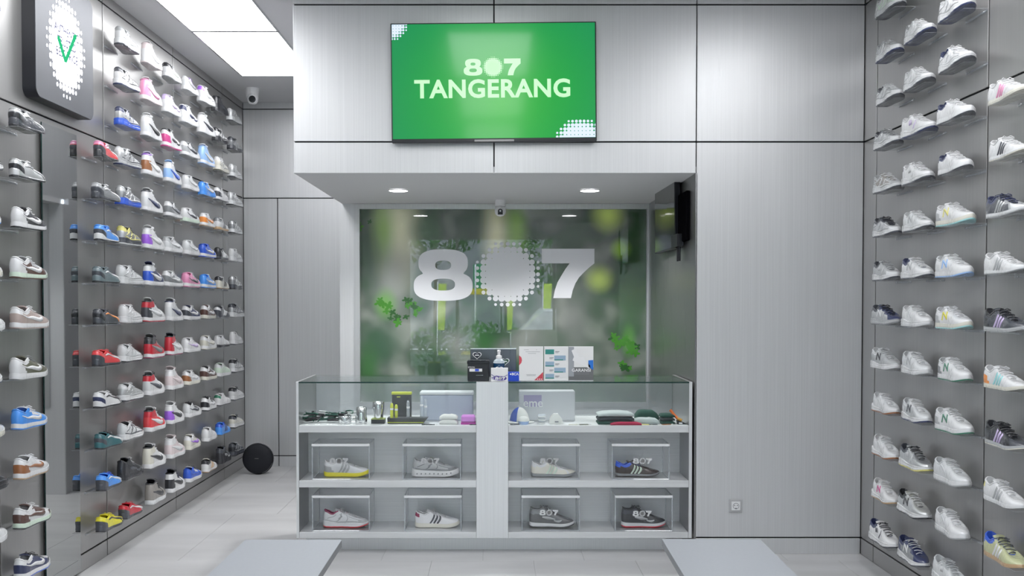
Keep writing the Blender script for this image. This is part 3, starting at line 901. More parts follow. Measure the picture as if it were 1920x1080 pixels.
M['leaf'] = plain('printed_leaf_green', (.045, .22, .012), .4, coat=.6); M['leaf2'] = plain('printed_leaf_dark', (.015, .09, .012), .4, coat=.6)
def leaves(cx, cy, r, n, seed):
    rnd = random.Random(seed); mb = MB(); k = YW / F
    for i in range(n):
        a = rnd.uniform(0, 2 * PI); d = r * rnd.uniform(.1, .8); X, Z = px2w(cx + d * math.cos(a), cy + d * math.sin(a) * .8)
        ang = rnd.uniform(0, 2 * PI); s = rnd.uniform(.25, .55) * r * k; pts = []
        lob = 5
        for q in range(lob * 4):
            th = 2 * PI * q / (lob * 4); rr = s * (.45 + .55 * abs(math.cos(th * lob / 2)) ** 1.5) * (1 if math.cos(th) > -.3 else .6)
            pts.append((X + rr * math.cos(th + ang), YW + .0285 - .0001 * i, Z + rr * math.sin(th + ang) * .85))
        mb.add(pts + [(X, YW + .0285 - .0001 * i, Z)], [(q, (q + 1) % (lob * 4), lob * 4) for q in range(lob * 4)], rnd.choice([0, 0, 1]))
    return mb
for i, (a, bb, r, n) in enumerate([(686, 424, 20, 3), (712, 572, 26, 5), (762, 572, 20, 6), (745, 590, 24, 6), (778, 580, 16, 5), (1160, 640, 22, 10), (1185, 655, 22, 7), (1170, 685, 24, 6)]):
    leaves(a, bb, r, n, i).build('printed_leaves', [M['leaf'], M['leaf2']], wi)['kind'] = 'stuff'
# frosted number on the glass
yl = YW + .028
k = YW / F
def place_shape(nm, loops, x0, x1, y0, y1, lw, lh, cx=.0):
    X0, Z1 = px2w(x0, y0); X1, Z0 = px2w(x1, y1)
    o = shape2d(nm, loops, M['frost'], nroot, ((X0 + X1) / 2, yl, (Z0 + Z1) / 2), ext=.0012)
    o.scale = ((X1 - X0) / lw, (Z1 - Z0) / lh, 1); return o
nroot = thing('number_decal', 'large frosted white number decal with dotted circle on foliage glass', 'decal')
place_shape('digit_eight', eight_loops(), 775, 886, 467, 564, 1.12, 1.0)
place_shape('digit_seven', [[(x_ - .5, y_) for x_, y_ in lp] for lp in seven_loops()], 1016, 1115, 466, 559, 1.0, 1.0)
X, Z = px2w(952, 514)
mb = MB(); R = 62 * k; st = 11.4 * k
for i in range(-5, 6):
    for j in range(-5, 6):
        x_, z_ = i * st, j * st; d = math.hypot(x_, z_) / R
        if d > 1.02: continue
        r = st * (.76 if d < .60 else .76 - (d - .60) * 1.35)
        mb.add([(X + x_ + r * math.cos(2 * PI * q / 20), yl - .0004 * ((i + j) % 2) - .0002 * (i % 2), Z + z_ + r * math.sin(2 * PI * q / 20)) for q in range(20)], [tuple(range(20))])
mb.build('dotted_circle', M['frost'], nroot)

# ------------------------------------------------------------------ wall screen
m, nt, b = newmat('green_screen_picture')
geo = nt.nodes.new('ShaderNodeTexCoord'); gr = nt.nodes.new('ShaderNodeVectorMath'); gr.operation = 'DISTANCE'; gr.inputs[1].default_value = (0.05, 0, -.12)
nt.links.new(geo.outputs['Object'], gr.inputs[0])
rp = nt.nodes.new('ShaderNodeValToRGB'); rp.color_ramp.elements[0].color = (.005, .30, .008, 1); rp.color_ramp.elements[1].color = (.004, .20, .055, 1); rp.color_ramp.elements[1].position = .7
nt.links.new(gr.outputs['Value'], rp.inputs['Fac']); nt.links.new(rp.outputs['Color'], b.inputs['Emission Color']); b.inputs['Emission Strength'].default_value = 1.05
b.inputs['Base Color'].default_value = (.01, .02, .012, 1); b.inputs['Roughness'].default_value = .22; b.inputs['Specular IOR Level'].default_value = .3; b.inputs['Coat Weight'].default_value = .35; b.inputs['Coat Roughness'].default_value = .10
M['screen'] = m
M['screen_txt'] = plain('screen_white', (.02, .02, .02), .3, emit=(.42, .72, .42), es=1.0)
M['screen_wht'] = plain('screen_pale', (.02, .02, .02), .3, emit=(.55, .62, .85), es=1.0)
ty = 5.64
c0 = at(733, 42, ty); c1 = at(1118, 266, ty); cxx, czz = (c0.x + c1.x) / 2, (c0.z + c1.z) / 2; tw, th = c1.x - c0.x, c0.z - c1.z
t = thing('wall_television', 'large flat television showing green screen with city name, on fascia', 'television', (cxx, ty, czz)); t.rotation_euler = (0, math.radians(-.55), 0)
MB().box(-tw / 2, tw / 2, 0, .035, -th / 2, th / 2, bev=.003).build('casing', M['black'], t)
MB().box(-.3, .3, .034, .058, -.2, .2).build('wall_mount', M['black'], t)
MB().box(-.12, .12, -.004, .0, -th / 2 + .002, -th / 2 + .014).build('brand_strip', M['blackgloss'], t)
sc_ = MB().box(-tw / 2 + .007, tw / 2 - .007, -.0015, .001, -th / 2 + .022, th / 2 - .007).build('screen', M['screen'], t)
def tl(px, py): p = at(px, py, ty); return (p.x - cxx, -.003, p.z - czz)
text('lettering', 'TANGERANG', .150, tl(924, 168), M['screen_txt'], sc_, bold=.0042, sx=1.0, space=1.06)
q = tl(924, 126); hh = 31 * ty / F
logo(sc_, q, hh, M['screen_txt'], 0, 'number')
def quarter(cx, cz, R, sx, sz):
    mb = MB(); st = R / 6
    for i in range(0, 8):
        for j in range(0, 8):
            x_, z_ = i * st, j * st; d = math.hypot(x_, z_) / R
            if d > 1.15: continue
            r = st * (.62 if d < .75 else max(.2, .62 - (d - .75) * .9))
            pts = []
            for qk in range(12):
                X_ = max(-tw / 2 + .008, min(tw / 2 - .008, cx + sx * x_ + r * math.cos(PI * qk / 6))); Z_ = max(-th / 2 + .023, min(th / 2 - .008, cz + sz * z_ + r * math.sin(PI * qk / 6)))
                pts.append((X_, -.0025, Z_))
            mb.add(pts, [tuple(range(12))])
    return mb
quarter(-tw / 2 - .01, th / 2 + .01, .105, 1, -1).build('corner_dots', M['screen_wht'], sc_)
quarter(tw / 2 - .10, -th / 2 - .02, .14, 1, 1).build('corner_dots', M['screen_wht'], sc_)
quarter(tw / 2 - .10, -th / 2 - .02, .14, -1, 1).build('corner_dots', M['screen_wht'], sc_)

# small television on the niche side wall
t = thing('side_television', 'small black television on bracket, right wall of counter niche', 'television', (0, 0, 0))
p0 = at(1228, 361, 6.80); p1 = at(1228, 476, 6.80); q0 = at(1265, 337, 6.12); q1 = at(1267, 465, 6.12)
d = Vector((.035, .004, 0)); mb = MB()
F4 = [q0, p0, p1, q1]; mb.add(F4 + [v + d for v in F4], [(0, 1, 2, 3), (7, 6, 5, 4), (0, 4, 5, 1), (1, 5, 6, 2), (2, 6, 7, 3), (3, 7, 4, 0)]); mb.build('casing', M['black'], t)
n_ = Vector((-.0015, 0, 0)); cc = sum(F4, Vector()) / 4
G4 = [cc + (v - cc) * .96 + n_ for v in F4]; mb = MB().add(G4, [(0, 1, 2, 3)]); mb.build('screen', M['blackgloss'], t)
MB().box(NR - .025, NR - .001, 5.86, 6.4, atz(455, 6.1), atz(362, 6.0), bev=.004).build('bracket_and_reflection', plain('matte_black', (.004, .004, .005), 1.0, spec=0.0), t)  # bracket, enlarged in matte black to paint in the dark reflection beside it
MB().box(NR - .055, NR - .012, 5.99, 6.2, atz(463, 6.1), atz(440, 6.1), bev=.003).build('connector_box', M['black'], t)
for y in (6.04, 6.10): MB().tube([(NR - .03, y, atz(463, 6.1)), (NR - .03, y, atz(490, 6.1))], .007).build('cable_plug', M['black'], t)

# security cameras
p = at(473, 201, 8.2)
t = thing('dome_camera', 'white turret security camera on ceiling of left passage', 'camera', (p.x, 8.2, H))
MB().lathe([(.06, 0), (.06, -.02), (.054, -.075), (.04, -.10)], n=28).build('housing', M['white'], t, sharp=40)
MB().lathe([(.0, -.056), (.03, -.050), (.045, -.03), (.05, 0), (.042, .03), (.02, .046)], (0.01, -.02, -.088), n=24).build('camera_ball', M['white'], t, sharp=60)
MB().lathe([(.0, .0), (.030, .0), (.030, .010), (.022, .014), (0, .014)], (.018, -.062, -.108), n=20, axis='y').build('lens', M['blackgloss'], t)
p = at(938, 386, 7.2)
t = thing('pan_camera', 'small white pan camera under niche ceiling above the glass', 'camera', (p.x, 7.2, ZS))
MB().lathe([(.040, 0), (.042, -.01), (.042, -.045), (.036, -.050)], n=28).build('base', M['white'], t, sharp=40)
MB().lathe([(.030, -.052), (.040, -.060), (.044, -.085), (.040, -.105), (.026, -.122), (0, -.128)], n=28, cap=False).build('camera_ball', M['white'], t, sharp=60)
mb = MB(); 
for i in range(9):
    pass
mb.lathe([(0, .0), (.019, .0), (.019, .006), (.0, .006)], (0, -.043, -.090), n=20, axis='y'); mb.box(-.019, .019, -.047, -.036, -.116, -.088)
mb.build('lens_window', M['blackgloss'], t)
MB().lathe([(0, 0), (.007, 0), (.007, .003), (0, .003)], (0, -.047, -.088), n=12, axis='y').build('lens', M['silver'], t)

# ------------------------------------------------------------------ mirror on the left wall
t = thing('wall_mirror', 'tall frameless mirror fixed on left shoe wall', 'mirror', (XL, 4.86, 0))
mm = MB().box(.012, .018, 0, .40, 0.02, 2.50).build('mirror_glass', M['mirror'], t)
for f in mm.data.polygons: f.material_index = 0
mm.data.materials.append(M['glass_edge'])
for f in mm.data.polygons:
    if abs(f.normal.y) > .5: f.material_index = 1
MB().box(0, .012, .02, .38, .04, 2.48).build('backing_board', M['black'], t)
# ------------------------------------------------------------------ light box sign on the left wall
def rrect(w_, h_, r, n=6):
    P = []
    for (cx, cy, a0) in ((w_ / 2 - r, h_ / 2 - r, 0), (-w_ / 2 + r, h_ / 2 - r, PI / 2), (-w_ / 2 + r, -h_ / 2 + r, PI), (w_ / 2 - r, -h_ / 2 + r, 3 * PI / 2)):
        for i in range(n + 1): a = a0 + PI / 2 * i / n; P.append((cx + r * math.cos(a), cy + r * math.sin(a)))
    return P
M['signface'] = brushed('sign_face', (.13, .135, .15), rough=.45, metal=.3)
M['glow'] = plain('sign_glow', (.9, .9, .95), .5, emit=(.93, .94, 1.0), es=1.6)
M['signtxt'] = plain('sign_text', (.03, .03, .10), .5); M['green'] = plain('tick_green', (.05, .45, .25), .5, emit=(.05, .45, .25), es=.5)
sy0, sy1, sz0, sz1 = 4.70, 5.37, 2.60, 3.28
t = thing('lightbox_sign', 'black rounded lightbox sign with glowing dotted disc and green tick', 'sign', (XL, (sy0 + sy1) / 2, (sz0 + sz1) / 2))
rr = rrect(sy1 - sy0, sz1 - sz0, .05)
MB().rings([[(x_, y_, z_) for y_, z_ in rr] for x_ in (0.0, .066)]).build('box_body', M['black'], t, sharp=40)
sf_ = MB().rings([[(x_, y_ * .99, z_ * .99) for y_, z_ in rr] for x_ in (.066, .069)]).build('face_plate', M['signface'], t)
dm = dots_mesh(.235, 13, 14); 
o = dm.build('glowing_dots', M['glow'], sf_); o.location = (.0705, 0.0, -.01); o.rotation_euler = (PI / 2, 0, PI / 2); o.scale = (.92, 1.12, 1)
for i, s_ in enumerate(('AUTHENTIC', 'TRUSTED', 'BEST PRICE')):
    text('lettering', s_, .064, (.0735, .0, .07 - .062 * i), M['signtxt'], sf_, rot=(PI / 2, 0, PI / 2), ext=.0003, bold=.0016, sx=.8)
tk = MB(); P = [(-.10, .02), (-.02, -.085), (.10, .085)]
tk.rings([[(.0745, y_ + dy, z_ + dz) for dy, dz in ((-.014, .004), (.014, .008), (.014, -.006), (-.014, -.010))] for (y_, z_) in P]); tk.build('tick', M['green'], sf_)
# white sign at the top right
t = thing('rounded_sign', 'white rounded sign on right wall at top corner', 'sign', (XR, 3.66, 3.16))
rr = rrect(.56, .66, .09)
MB().rings([[(x_, y_, z_) for y_, z_ in rr] for x_ in (-.06, .0)]).build('box_body', M['white'], t, sharp=40)
MB().rings([[(x_, y_ * .94, z_ * .94) for y_, z_ in rr] for x_ in (-.063, -.060)]).build('face_plate', plain('sign_white_glow', (.9, .9, .9), .5, emit=(1, 1, 1), es=.9), t)

# ------------------------------------------------------------------ socket
p = at(1379, 948, YF - .012)
t = thing('wall_socket', 'white round-pin power socket with grey frame, low on wall', 'socket', (p.x, YF - .012, p.z))
MB().box(-.041, .041, -.008, 0, -.041, .041, bev=.002).build('frame_plate', plain('socket_grey', (.42, .42, .43), .4), t)
si = MB().box(-.027, .027, -.012, -.008, -.027, .027, bev=.0015).build('insert', M['white'], t)
MB().lathe([(.019, .012), (.019, .014), (.016, .0142)], n=24, axis='y', cap=False).build('socket_ring', plain('socket_dark_grey', (.25, .25, .26), .4), si)  # ring in a darker grey than the frame
for x_ in (-.0085, .0085): MB().lathe([(0, .0125), (.003, .0125), (.003, .0128), (0, .0128)], (x_, 0, .003), n=10, axis='y').build('pin_hole', M['black'], si)
MB().box(-.004, .004, -.0135, -.0125, -.019, -.012).build('earth_clip', M['black'], si)

# ------------------------------------------------------------------ round speaker
p = at(484, 881, 8.35)
t = thing('round_speaker', 'round black portable speaker leaning in far left corner', 'speaker', (at(484, 853, 8.35).x, 8.35, 0))
mb = MB(); R = .142
mb.lathe([(0, .05), (.06, .052), (.115, .045), (.132, .03), (.134, 0), (.11, -.04), (0, -.05)], (0, 0, R + .002), n=40, axis='y', cap=False); mb.build('speaker_body', plain('speaker_cloth', (.006, .007, .012), .75), t, sharp=40)
mb = MB(); pts = [(.138 * math.cos(a * PI / 24), .004, R + .138 * math.sin(a * PI / 24)) for a in range(-6, 55)]
mb.tube([(x_, 0, z_) for x_, _, z_ in [(.138 * math.cos(2 * PI * i / 40), 0, R + .138 * math.sin(2 * PI * i / 40)) for i in range(41)]], .0045, 8); mb.build('rim_handle', plain('speaker_rim', (.08, .08, .09), .25, metal=.7), t, smooth=True)
MB().box(-.018, .018, -.0535, -.052, R + .008, R + .0105).build('nameplate', M['silver'], t)

# ------------------------------------------------------------------ benches
def bench(x0, x1, y1, rz, label):
    t = thing('display_bench', label, 'bench', (x0, y1, 0), rz, 'low benches')
    w_ = x1 - x0; l_ = 1.7
    b_ = MB().box(0, w_, -l_, 0, .415, .45, bev=.0015).build('bench_top', M['bench'], t)
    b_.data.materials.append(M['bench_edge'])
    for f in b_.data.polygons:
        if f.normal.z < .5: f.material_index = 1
    for y in (-.35, -1.35):
        MB().box(w_ / 2 - .05, w_ / 2 + .05, y - .03, y + .03, .02, .415).build('pedestal', M['bench_edge'], t)
        MB().box(w_ / 2 - .12, w_ / 2 + .12, y - .15, y + .15, 0, .02, bev=.003).build('foot', M['bench_edge'], t)
a = at(460, 1015, 4.295); bb = at(641, 1014, 4.295)
bench(a.x, bb.x, 4.295, 0, 'pale blue-grey low bench in front of counter, cut off left')
a = at(1241, 1012, 4.31); bb = at(1425, 1012, 4.31)
bench(a.x, bb.x, 4.31, math.radians(-1.4), 'grey low bench right of counter in front of the blank wall')
# ------------------------------------------------------------------ display counter
YC = 5.70; CX0, CX1 = atx(554, YC), atx(1299, YC); ZT = atz(716, YC)
YCB = 6.26; YD = 5.99
z_s1t, z_s1b = atz(798, YC), atz(811, YC)
z_s2t, z_s2b = atz(901, YC), atz(914, YC)
z_s3t, z_s3b = atz(998, YC), atz(1009, YC)
px0, px1 = atx(893, YC), atx(953, YC)
bl, br = atx(559, YC), atx(1293, YC)
M['counter_shaded'] = brushed('counter_steel_shaded', (.40, .40, .41), rough=.35, metal=.8)  # darker steel for the inner faces, cubby shading put into its colour
CT = thing('display_counter', 'brushed metal display counter with glass top and open cubbies', 'counter')
MB().box(CX0, bl, YC, YCB, z_s3b, ZT, bev=.001).build('side_panel', M['counter_shaded'], CT)
MB().box(br, CX1, YC, YCB, z_s3b, ZT, bev=.001).build('side_panel', M['counter_shaded'], CT)
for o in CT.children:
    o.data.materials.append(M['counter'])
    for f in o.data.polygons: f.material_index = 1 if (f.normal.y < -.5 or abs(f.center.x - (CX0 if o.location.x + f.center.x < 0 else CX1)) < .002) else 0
MB().box(px0, px1, YC, YCB, z_s3b, ZT - .001, bev=.001).build('centre_pillar', M['counter'], CT)
for (a, b_) in ((bl, px0), (px1, br)):
    MB().box(a + .001, b_ - .001, YC, YCB, z_s1b, z_s1t, bev=.001).build('shelf', M['counter_h'], CT)
    for (zt, zb) in ((z_s2t, z_s2b), (z_s3t, z_s3b)):
        MB().box(a + .001, b_ - .001, YC, YD + .001, zb, zt, bev=.001).build('shelf', M['counter_h'], CT)
    MB().box(a, b_, YD, YD + .015, z_s3b, z_s1b).build('back_panel', M['counter_h'], CT)
    MB().box(a + .002, b_ - .002, YCB - .01, YCB, z_s1t, ZT - .012).build('rear_glass', glassy('rear_frosted_glass', (.9, .92, .93), refl=.04, dens=.18, body=(.6, .62, .64)), CT)
    g = MB().box(a + .001, b_ - .001, YC + .004, YC + .010, z_s1t, ZT - .009).build('front_glass', M['glass'], CT)
    g = MB().box(a, b_, YC - .001, YCB, ZT - .008, ZT).build('glass_top', M['glass'], CT); g.data.materials.append(M['glass_edge'])
    for f in g.data.polygons:
        if f.normal.y < -.5: f.material_index = 1
MB().box(atx(572, YC + .1), atx(1250, YC + .1), YC + .10, YCB, 0, z_s3b).build('plinth', M['counter'], CT)
# acrylic boxes with sneakers
BOX = [(583, 692, 0), (754, 864, 0), (979, 1088, 0), (1148, 1257, 0), (583, 692, 1), (757, 865, 1), (978, 1088, 1), (1154, 1263, 1)]
BS = [('M', 'wwwGww/GYYwW', .0, 'light grey sneaker with yellow sole'), ('V', 'GGgGGG/gWWG', .0, 'grey running shoe with white cut-out sole'),
      ('S', 'CwCCwC/MggwW', .0, 'cream suede sneaker with pale green stripes'), ('S', 'ddddBd/MgddB', .0, 'dark brown sneaker with lime stripes, blue collar'),
      ('U', 'wWGwwW/GWrWH', .0, 'white trail running shoe with red lining and outsole'), ('M', 'WWWWWWH/kCCWW', .0, 'white shell-toe sneaker with black stripes, burgundy heel'),
      ('J', 'hhhhgh/GWhh', .0, 'grey mid-top sneaker with white heel sole'), ('J', 'KKKKkK/GwRKK', .0, 'black mid-top sneaker with red sole accents')]
PL = ['upper row, leftmost', 'upper row, left of pillar', 'upper row, right of pillar', 'upper row, rightmost', 'lower row, leftmost', 'lower row, left of pillar', 'lower row, right of pillar', 'lower row, rightmost']
M['print'] = plain('box_print', (.62, .63, .64), .5)
for i, ((a, b_, r), (fam, cc, _, ds)) in enumerate(zip(BOX, BS)):
    y0 = YC + .022; z0 = (z_s2t, z_s3t)[r] + .0; x0, x1 = atx(a, y0), atx(b_, y0); hgt = .224; dp = .235
    t = thing('shoe_display_box', 'clear acrylic box holding ' + ds, 'box', (x0, y0, z0), 0, 'acrylic boxes in the counter')
    w_ = x1 - x0; th_ = .004
    for nm, bx in (('base_panel', (0, w_, 0, dp, 0, th_)), ('top_panel', (0, w_, 0, dp, hgt - th_, hgt)), ('side_panel', (0, th_, 0, dp, th_, hgt - th_)), ('side_panel', (w_ - th_, w_, 0, dp, th_, hgt - th_)),
                   ('front_panel', (th_, w_ - th_, 0, th_, th_, hgt - th_)), ('rear_panel', (th_, w_ - th_, dp - th_, dp, th_, hgt - th_))):
        MB().box(*bx, bev=.0008).build(nm, M['acrylic'], t)
    e = MB(); rr_ = .0032
    for (p, q) in [((0, 0, 0), (w_, 0, 0)), ((0, 0, 0), (0, 0, hgt)), ((w_, 0, 0), (w_, 0, hgt)), ((0, dp, hgt), (w_, dp, hgt)), ((0, 0, hgt), (0, dp, hgt)), ((w_, 0, hgt), (w_, dp, hgt)), ((0, dp, 0), (0, dp, hgt)), ((w_, dp, 0), (w_, dp, hgt)), ((0, 0, 0), (0, dp, 0)), ((w_, 0, 0), (w_, dp, 0))]:
        p_ = tuple(min(max(v, rr_), m_ - rr_) for v, m_ in zip(p, (w_, dp, hgt))); q_ = tuple(min(max(v, rr_), m_ - rr_) for v, m_ in zip(q, (w_, dp, hgt)))
        e.tube([p_, q_], rr_, 6)
    e.build('edge_rails', M['acrylic_edge'], t)
    MB().box(0, w_, -.003, .004, hgt - .015, hgt, bev=.001).build('door_rail', plain('box_rail', (.75, .76, .78), .25), t)
    if i not in (4, 5):
        logo(t, (w_ * .5 - .01 + (.02 if i == 3 else 0), -.002, .118 if i != 7 else .112), .034, M['print'] if i in (3, 6, 7) else plain('box_print_faint', (.45, .46, .47), .5), 0, 'print', .0003, 9)
    sx = atx([607, 774, 996, 1154, 606, 778, 993, 1166][i], y0 + .12)
    make_shoe(fam, cc, ds + ', in acrylic box, ' + PL[i], (sx, y0 + .115, z0 + th_ + .0005), math.radians(random.uniform(-2, 2)), 'sneakers in the counter boxes', .98)

# ------------------------------------------------------------------ things inside the glass compartments
zs = z_s1t
def P3(px, Y): return atx(px, Y)
rnd = random.Random(3)
M['steel'] = plain('steel', (.75, .76, .77), .16, metal=1)
def mug(name, px, Y, r0, r1, h, z, label, handle=False):
    t = thing(name, label, 'cup', (P3(px, Y), Y, z), 0, 'steel cups in the counter')
    MB().lathe([(r0 * .92, 0), (r0, .004), (r0 * 1.02, h * .3), (r1, h * .55), (r1, h - .002), (r1 - .002, h), (r1 - .004, h - .004), (r0 * .9, .01), (0, .01)], n=32, cap=False).build('cup_body', M['steel'], t, sharp=50)
    MB().lathe([(r1 + .001, h * .84), (r1 + .001, h * .87)], n=32, cap=False).build('band', M['silver'], t)
    if handle: MB().tube([(r1 - .001, 0, h * .8), (r1 + .024, 0, h * .8), (r1 + .028, 0, h * .5), (r1 + .024, 0, h * .2), (r1 - .001, 0, h * .2)], .004).build('handle', M['steel'], t)
mug('steel_mug', 646, YC + .10, .040, .042, .050, zs, 'low wide steel mug with handle behind glass', True)
mug('steel_tumbler', 677, YC + .10, .036, .032, .103, zs, 'narrow-waisted steel tumbler behind glass')
bx = thing('small_box', 'small black box under the taller steel tumbler', 'box', (P3(709, YC + .12), YC + .12, zs))
MB().box(-.042, .042, -.035, .035, 0, .026, bev=.002).build('carton', M['black'], bx); MB().box(-.043, .043, -.036, .036, .026, .030, bev=.001).build('lid', plain('lime_trim', (.25, .3, .08), .5), bx)
mug('steel_tumbler', 709, YC + .12, .030, .036, .105, zs + .030, 'tall steel tumbler standing on small black box')
# cards
M['cardink'] = plain('card_ink', (.15, .16, .2), .6)
for i, px in enumerate((583, 605, 628, 650, 672)):
    t = thing('paper_card', 'small white printed card lying flat, %s along counter front' % CO[i], 'card', (P3(px, YC + .05), YC + .05, zs), rnd.uniform(-.15, .15), 'cards behind the left glass')
    MB().box(-.033, .033, -.028, .028, 0, .0015).build('card_sheet', M['whitepaper'], t)
    MB().box(-.020, .022, -.008, .004, .0015, .0019).build('printed_line', M['cardink'], t)
# lanyards
M['lan1'] = plain('lanyard_green', (.01, .08, .055), .6); M['lan2'] = plain('lanyard_black', (.015, .015, .02), .6); M['lan3'] = plain('lanyard_white', (.65, .66, .66), .6)
for i in range(7):
    px = 578 + i * 13; Y = YC + .16 + rnd.uniform(-.03, .04); pts = []
    for j in range(22):
        a = j * .75 + i; pts.append((P3(px, Y) + .050 * math.cos(a) + .002 * j - .02, Y + .03 * math.sin(a * 1.3), zs + .012 + .0026 * j + .005 * math.sin(a * 2)))
    c = [M['lan1'], M['lan2'], M['lan3'], M['lan1'], M['lan2'], M['lan1'], M['lan3']][i]
    t = thing('lanyard', '%s coiled lanyard, %s in heap behind left glass' % (['green', 'black', 'white', 'green', 'black', 'green', 'white'][i], CO[i]), 'lanyard', group='coiled lanyards behind the left glass')
    MB().tube(pts, .0048, 6).build('strap', c, t, smooth=True)
    MB().box(pts[-1][0] - .005, pts[-1][0] + .005, pts[-1][1] - .012, pts[-1][1], pts[-1][2] - .004, pts[-1][2] + .006).build('clasp', M['silver'], t)
# black and yellow cleaning set
M['lime'] = plain('lime_yellow', (.55, .60, .05), .4); M['boxk'] = plain('dark_print', (.035, .036, .038), .4)
Y = YC + .26
t = thing('cleaning_kit_box', 'upright dark grey box with yellow lid strip and capsule graphics', 'box', (P3(753, Y), Y, zs))
MB().box(-.062, .062, -.02, .02, 0, .175, bev=.002).build('carton', M['boxk'], t); MB().box(-.064, .064, -.022, .022, .168, .183, bev=.001).build('lid_strip', M['lime'], t)
MB().box(-.03, -.008, -.021, -.02, .15, .156).build('printed_mark', M['lime'], t)
Y = YC + .12
t = thing('plastic_tray', 'black flat tray with yellow trim holding clear tubes', 'tray', (P3(762, Y), Y, zs))
mb = MB(); mb.rings([[(-.115, -.04, 0), (.105, -.04, 0), (.105, .04, 0), (-.115, .04, 0)], [(-.118, -.043, .036), (.135, -.043, .036), (.135, .043, .036), (-.118, .043, .036)]]); mb.build('tray_body', M['boxk'], t)
MB().box(-.117, .11, -.044, -.042, .008, .011).build('trim_line', M['lime'], t)
for i, (px, hh, c) in enumerate(((735, .10, 0), (743, .09, 1), (765, .115, 2), (790, .14, 2), (797, .12, 2))):
    cc = M['lime'] if c < 2 else M['acrylic_edge']
    t = thing('plastic_tube', ('short lime capsule tube in black tray, %s' if c < 2 else 'clear plastic tube in black tray, %s') % ['leftmost', 'second', 'middle', 'fourth', 'rightmost'][i], 'tube', (P3(px, Y), Y - .03 + .012 * i, zs + .0365), group='tubes in the black tray')
    MB().lathe([(.009, 0), (.010, .004), (.010, hh - .02), (.006, hh - .008), (0, hh - .006)], n=16, cap=False).build('tube_body', cc, t, smooth=True)
    MB().lathe([(.0104, hh * .5), (.0104, hh * .5 + .012)], n=16, cap=False).build('label_band', M['white'], t)
# pale blue block added to stand in for a reflection of outside
Y = YC + .30
t = thing('reflection_block', 'pale blue block standing in for outdoor reflection behind left glass', 'box', (P3(838, Y), Y, zs))
MB().box(-.17, .17, -.06, .06, 0, .165, bev=.006).build('block_body', plain('pale_blue_reflection', (.42, .46, .56), .25), t)
MB().box(-.173, .173, -.063, .063, .165, .185, bev=.004).build('block_top', plain('pale_reflection_top', (.66, .68, .70), .3), t)
def folded(name, px0_, px1_, Y, d, h, z, cols, label, group=None, seed=1):
    t = thing(name, label, 'clothing', (P3((px0_ + px1_) / 2, Y), Y, z), 0, group)
    w_ = P3(px1_, Y) - P3(px0_, Y); n = len(cols); rr_ = random.Random(seed)
    for i, c in enumerate(cols):
        z0, z1 = h * i / n, h * (i + 1) / n; rs = []
        for j in range(10):
            x_ = -w_ / 2 + w_ * j / 9; q = 1 - abs(j / 4.5 - 1) ** 4 * .5; dd = d / 2 * (1 + rr_.uniform(-.06, .06))
            zt = z0 + (z1 - z0) * q * (1 + rr_.uniform(-.08, .02)); zl = z0 
            rs.append([(x_, -dd, zl), (x_, -dd - .004, (zl + zt) / 2), (x_, -dd * .9, zt), (x_, dd * .9, zt), (x_, dd, zl)])
        MB().rings(rs).build('fold', c, t, smooth=True)
    return t
M['gr'] = plain('dark_green_cloth', (.012, .06, .045), .85); M['rd'] = plain('red_cloth', (.40, .01, .06), .8); M['wc'] = plain('white_cloth', (.7, .7, .68), .85); M['nv'] = plain('charcoal_cloth', (.03, .04, .045), .85); M['pg'] = plain('pale_grey_cloth', (.45, .50, .50), .85)
folded('folded_socks', 824, 858, YC + .09, .06, .060, zs, [M['wc'], M['wc']], 'white folded socks behind left glass', seed=2)
t = thing('pink_box', 'magenta and pink box against the centre pillar', 'box', (P3(878, YC + .09), YC + .09, zs))
MB().box(-.046, .046, -.04, .04, 0, .012, bev=.001).build('base_tray', plain('magenta', (.40, .01, .28), .4), t); MB().box(-.044, .044, -.038, .038, .012, .055, bev=.008).build('lid', plain('pink_violet', (.62, .22, .66), .4), t)
for i, px in enumerate((800, 812, 890)):
    t = thing('key_ring', 'tiny dark key ring lying near glass, %s' % CO[i], 'key ring', (P3(px - 6, YC + .03), YC + .03, zs), group='small key rings')
    MB().tube([(.012 * math.cos(a * PI / 8), .012 * math.sin(a * PI / 8), .0022) for a in range(17)], .002, 6).build('ring', M['black'], t); MB().box(.010, .030, -.004, .004, 0, .004).build('tag', M['lan2'], t)
# right compartment
Y = YC + .17
t = thing('baseball_cap', 'royal blue and white cap at left end behind right glass', 'cap', (P3(974, Y), Y, zs))
mb = MB(); N = 20
rs = []
for i in range(8):
    a = i / 7 * PI / 2; rs.append([(.062 * math.cos(a) * math.cos(2 * PI * k_ / N), .070 * math.cos(a) * math.sin(2 * PI * k_ / N), .095 * math.sin(a) * .98 + .002) for k_ in range(N)])
ms = []
for i in range(7): ms += [0 if math.cos(2 * PI * (k_ + .5) / N) < -.2 else 1 for k_ in range(N)]
vs = [p for r in rs for p in r]; fs = [(i * N + j, i * N + (j + 1) % N, (i + 1) * N + (j + 1) % N, (i + 1) * N + j) for i in range(7) for j in range(N)]
mb.add(vs, fs, ms); mb.build('crown', [plain('cap_blue', (.02, .07, .40), .8), M['wc']], t, smooth=True)
mb = MB(); mb.rings([[(.05 * math.cos(a) + r * math.cos(a), -.02 - (r + .03) * math.sin(a), z_) for a in [PI * j / 10 for j in range(11)]] for r, z_ in ((.0, .012), (.045, .006), (.045, .003), (.0, .008))], closed=False, cap=False); mb.build('visor', M['wc'], t)
MB().lathe([(.005, .094), (.004, .099), (0, .100)], n=10, cap=False).build('button', M['wc'], t)
Y = YC + .30
t = thing('lettered_box', 'white box with lilac logo panel at back behind right glass', 'box', (P3(1025, Y), Y, zs))
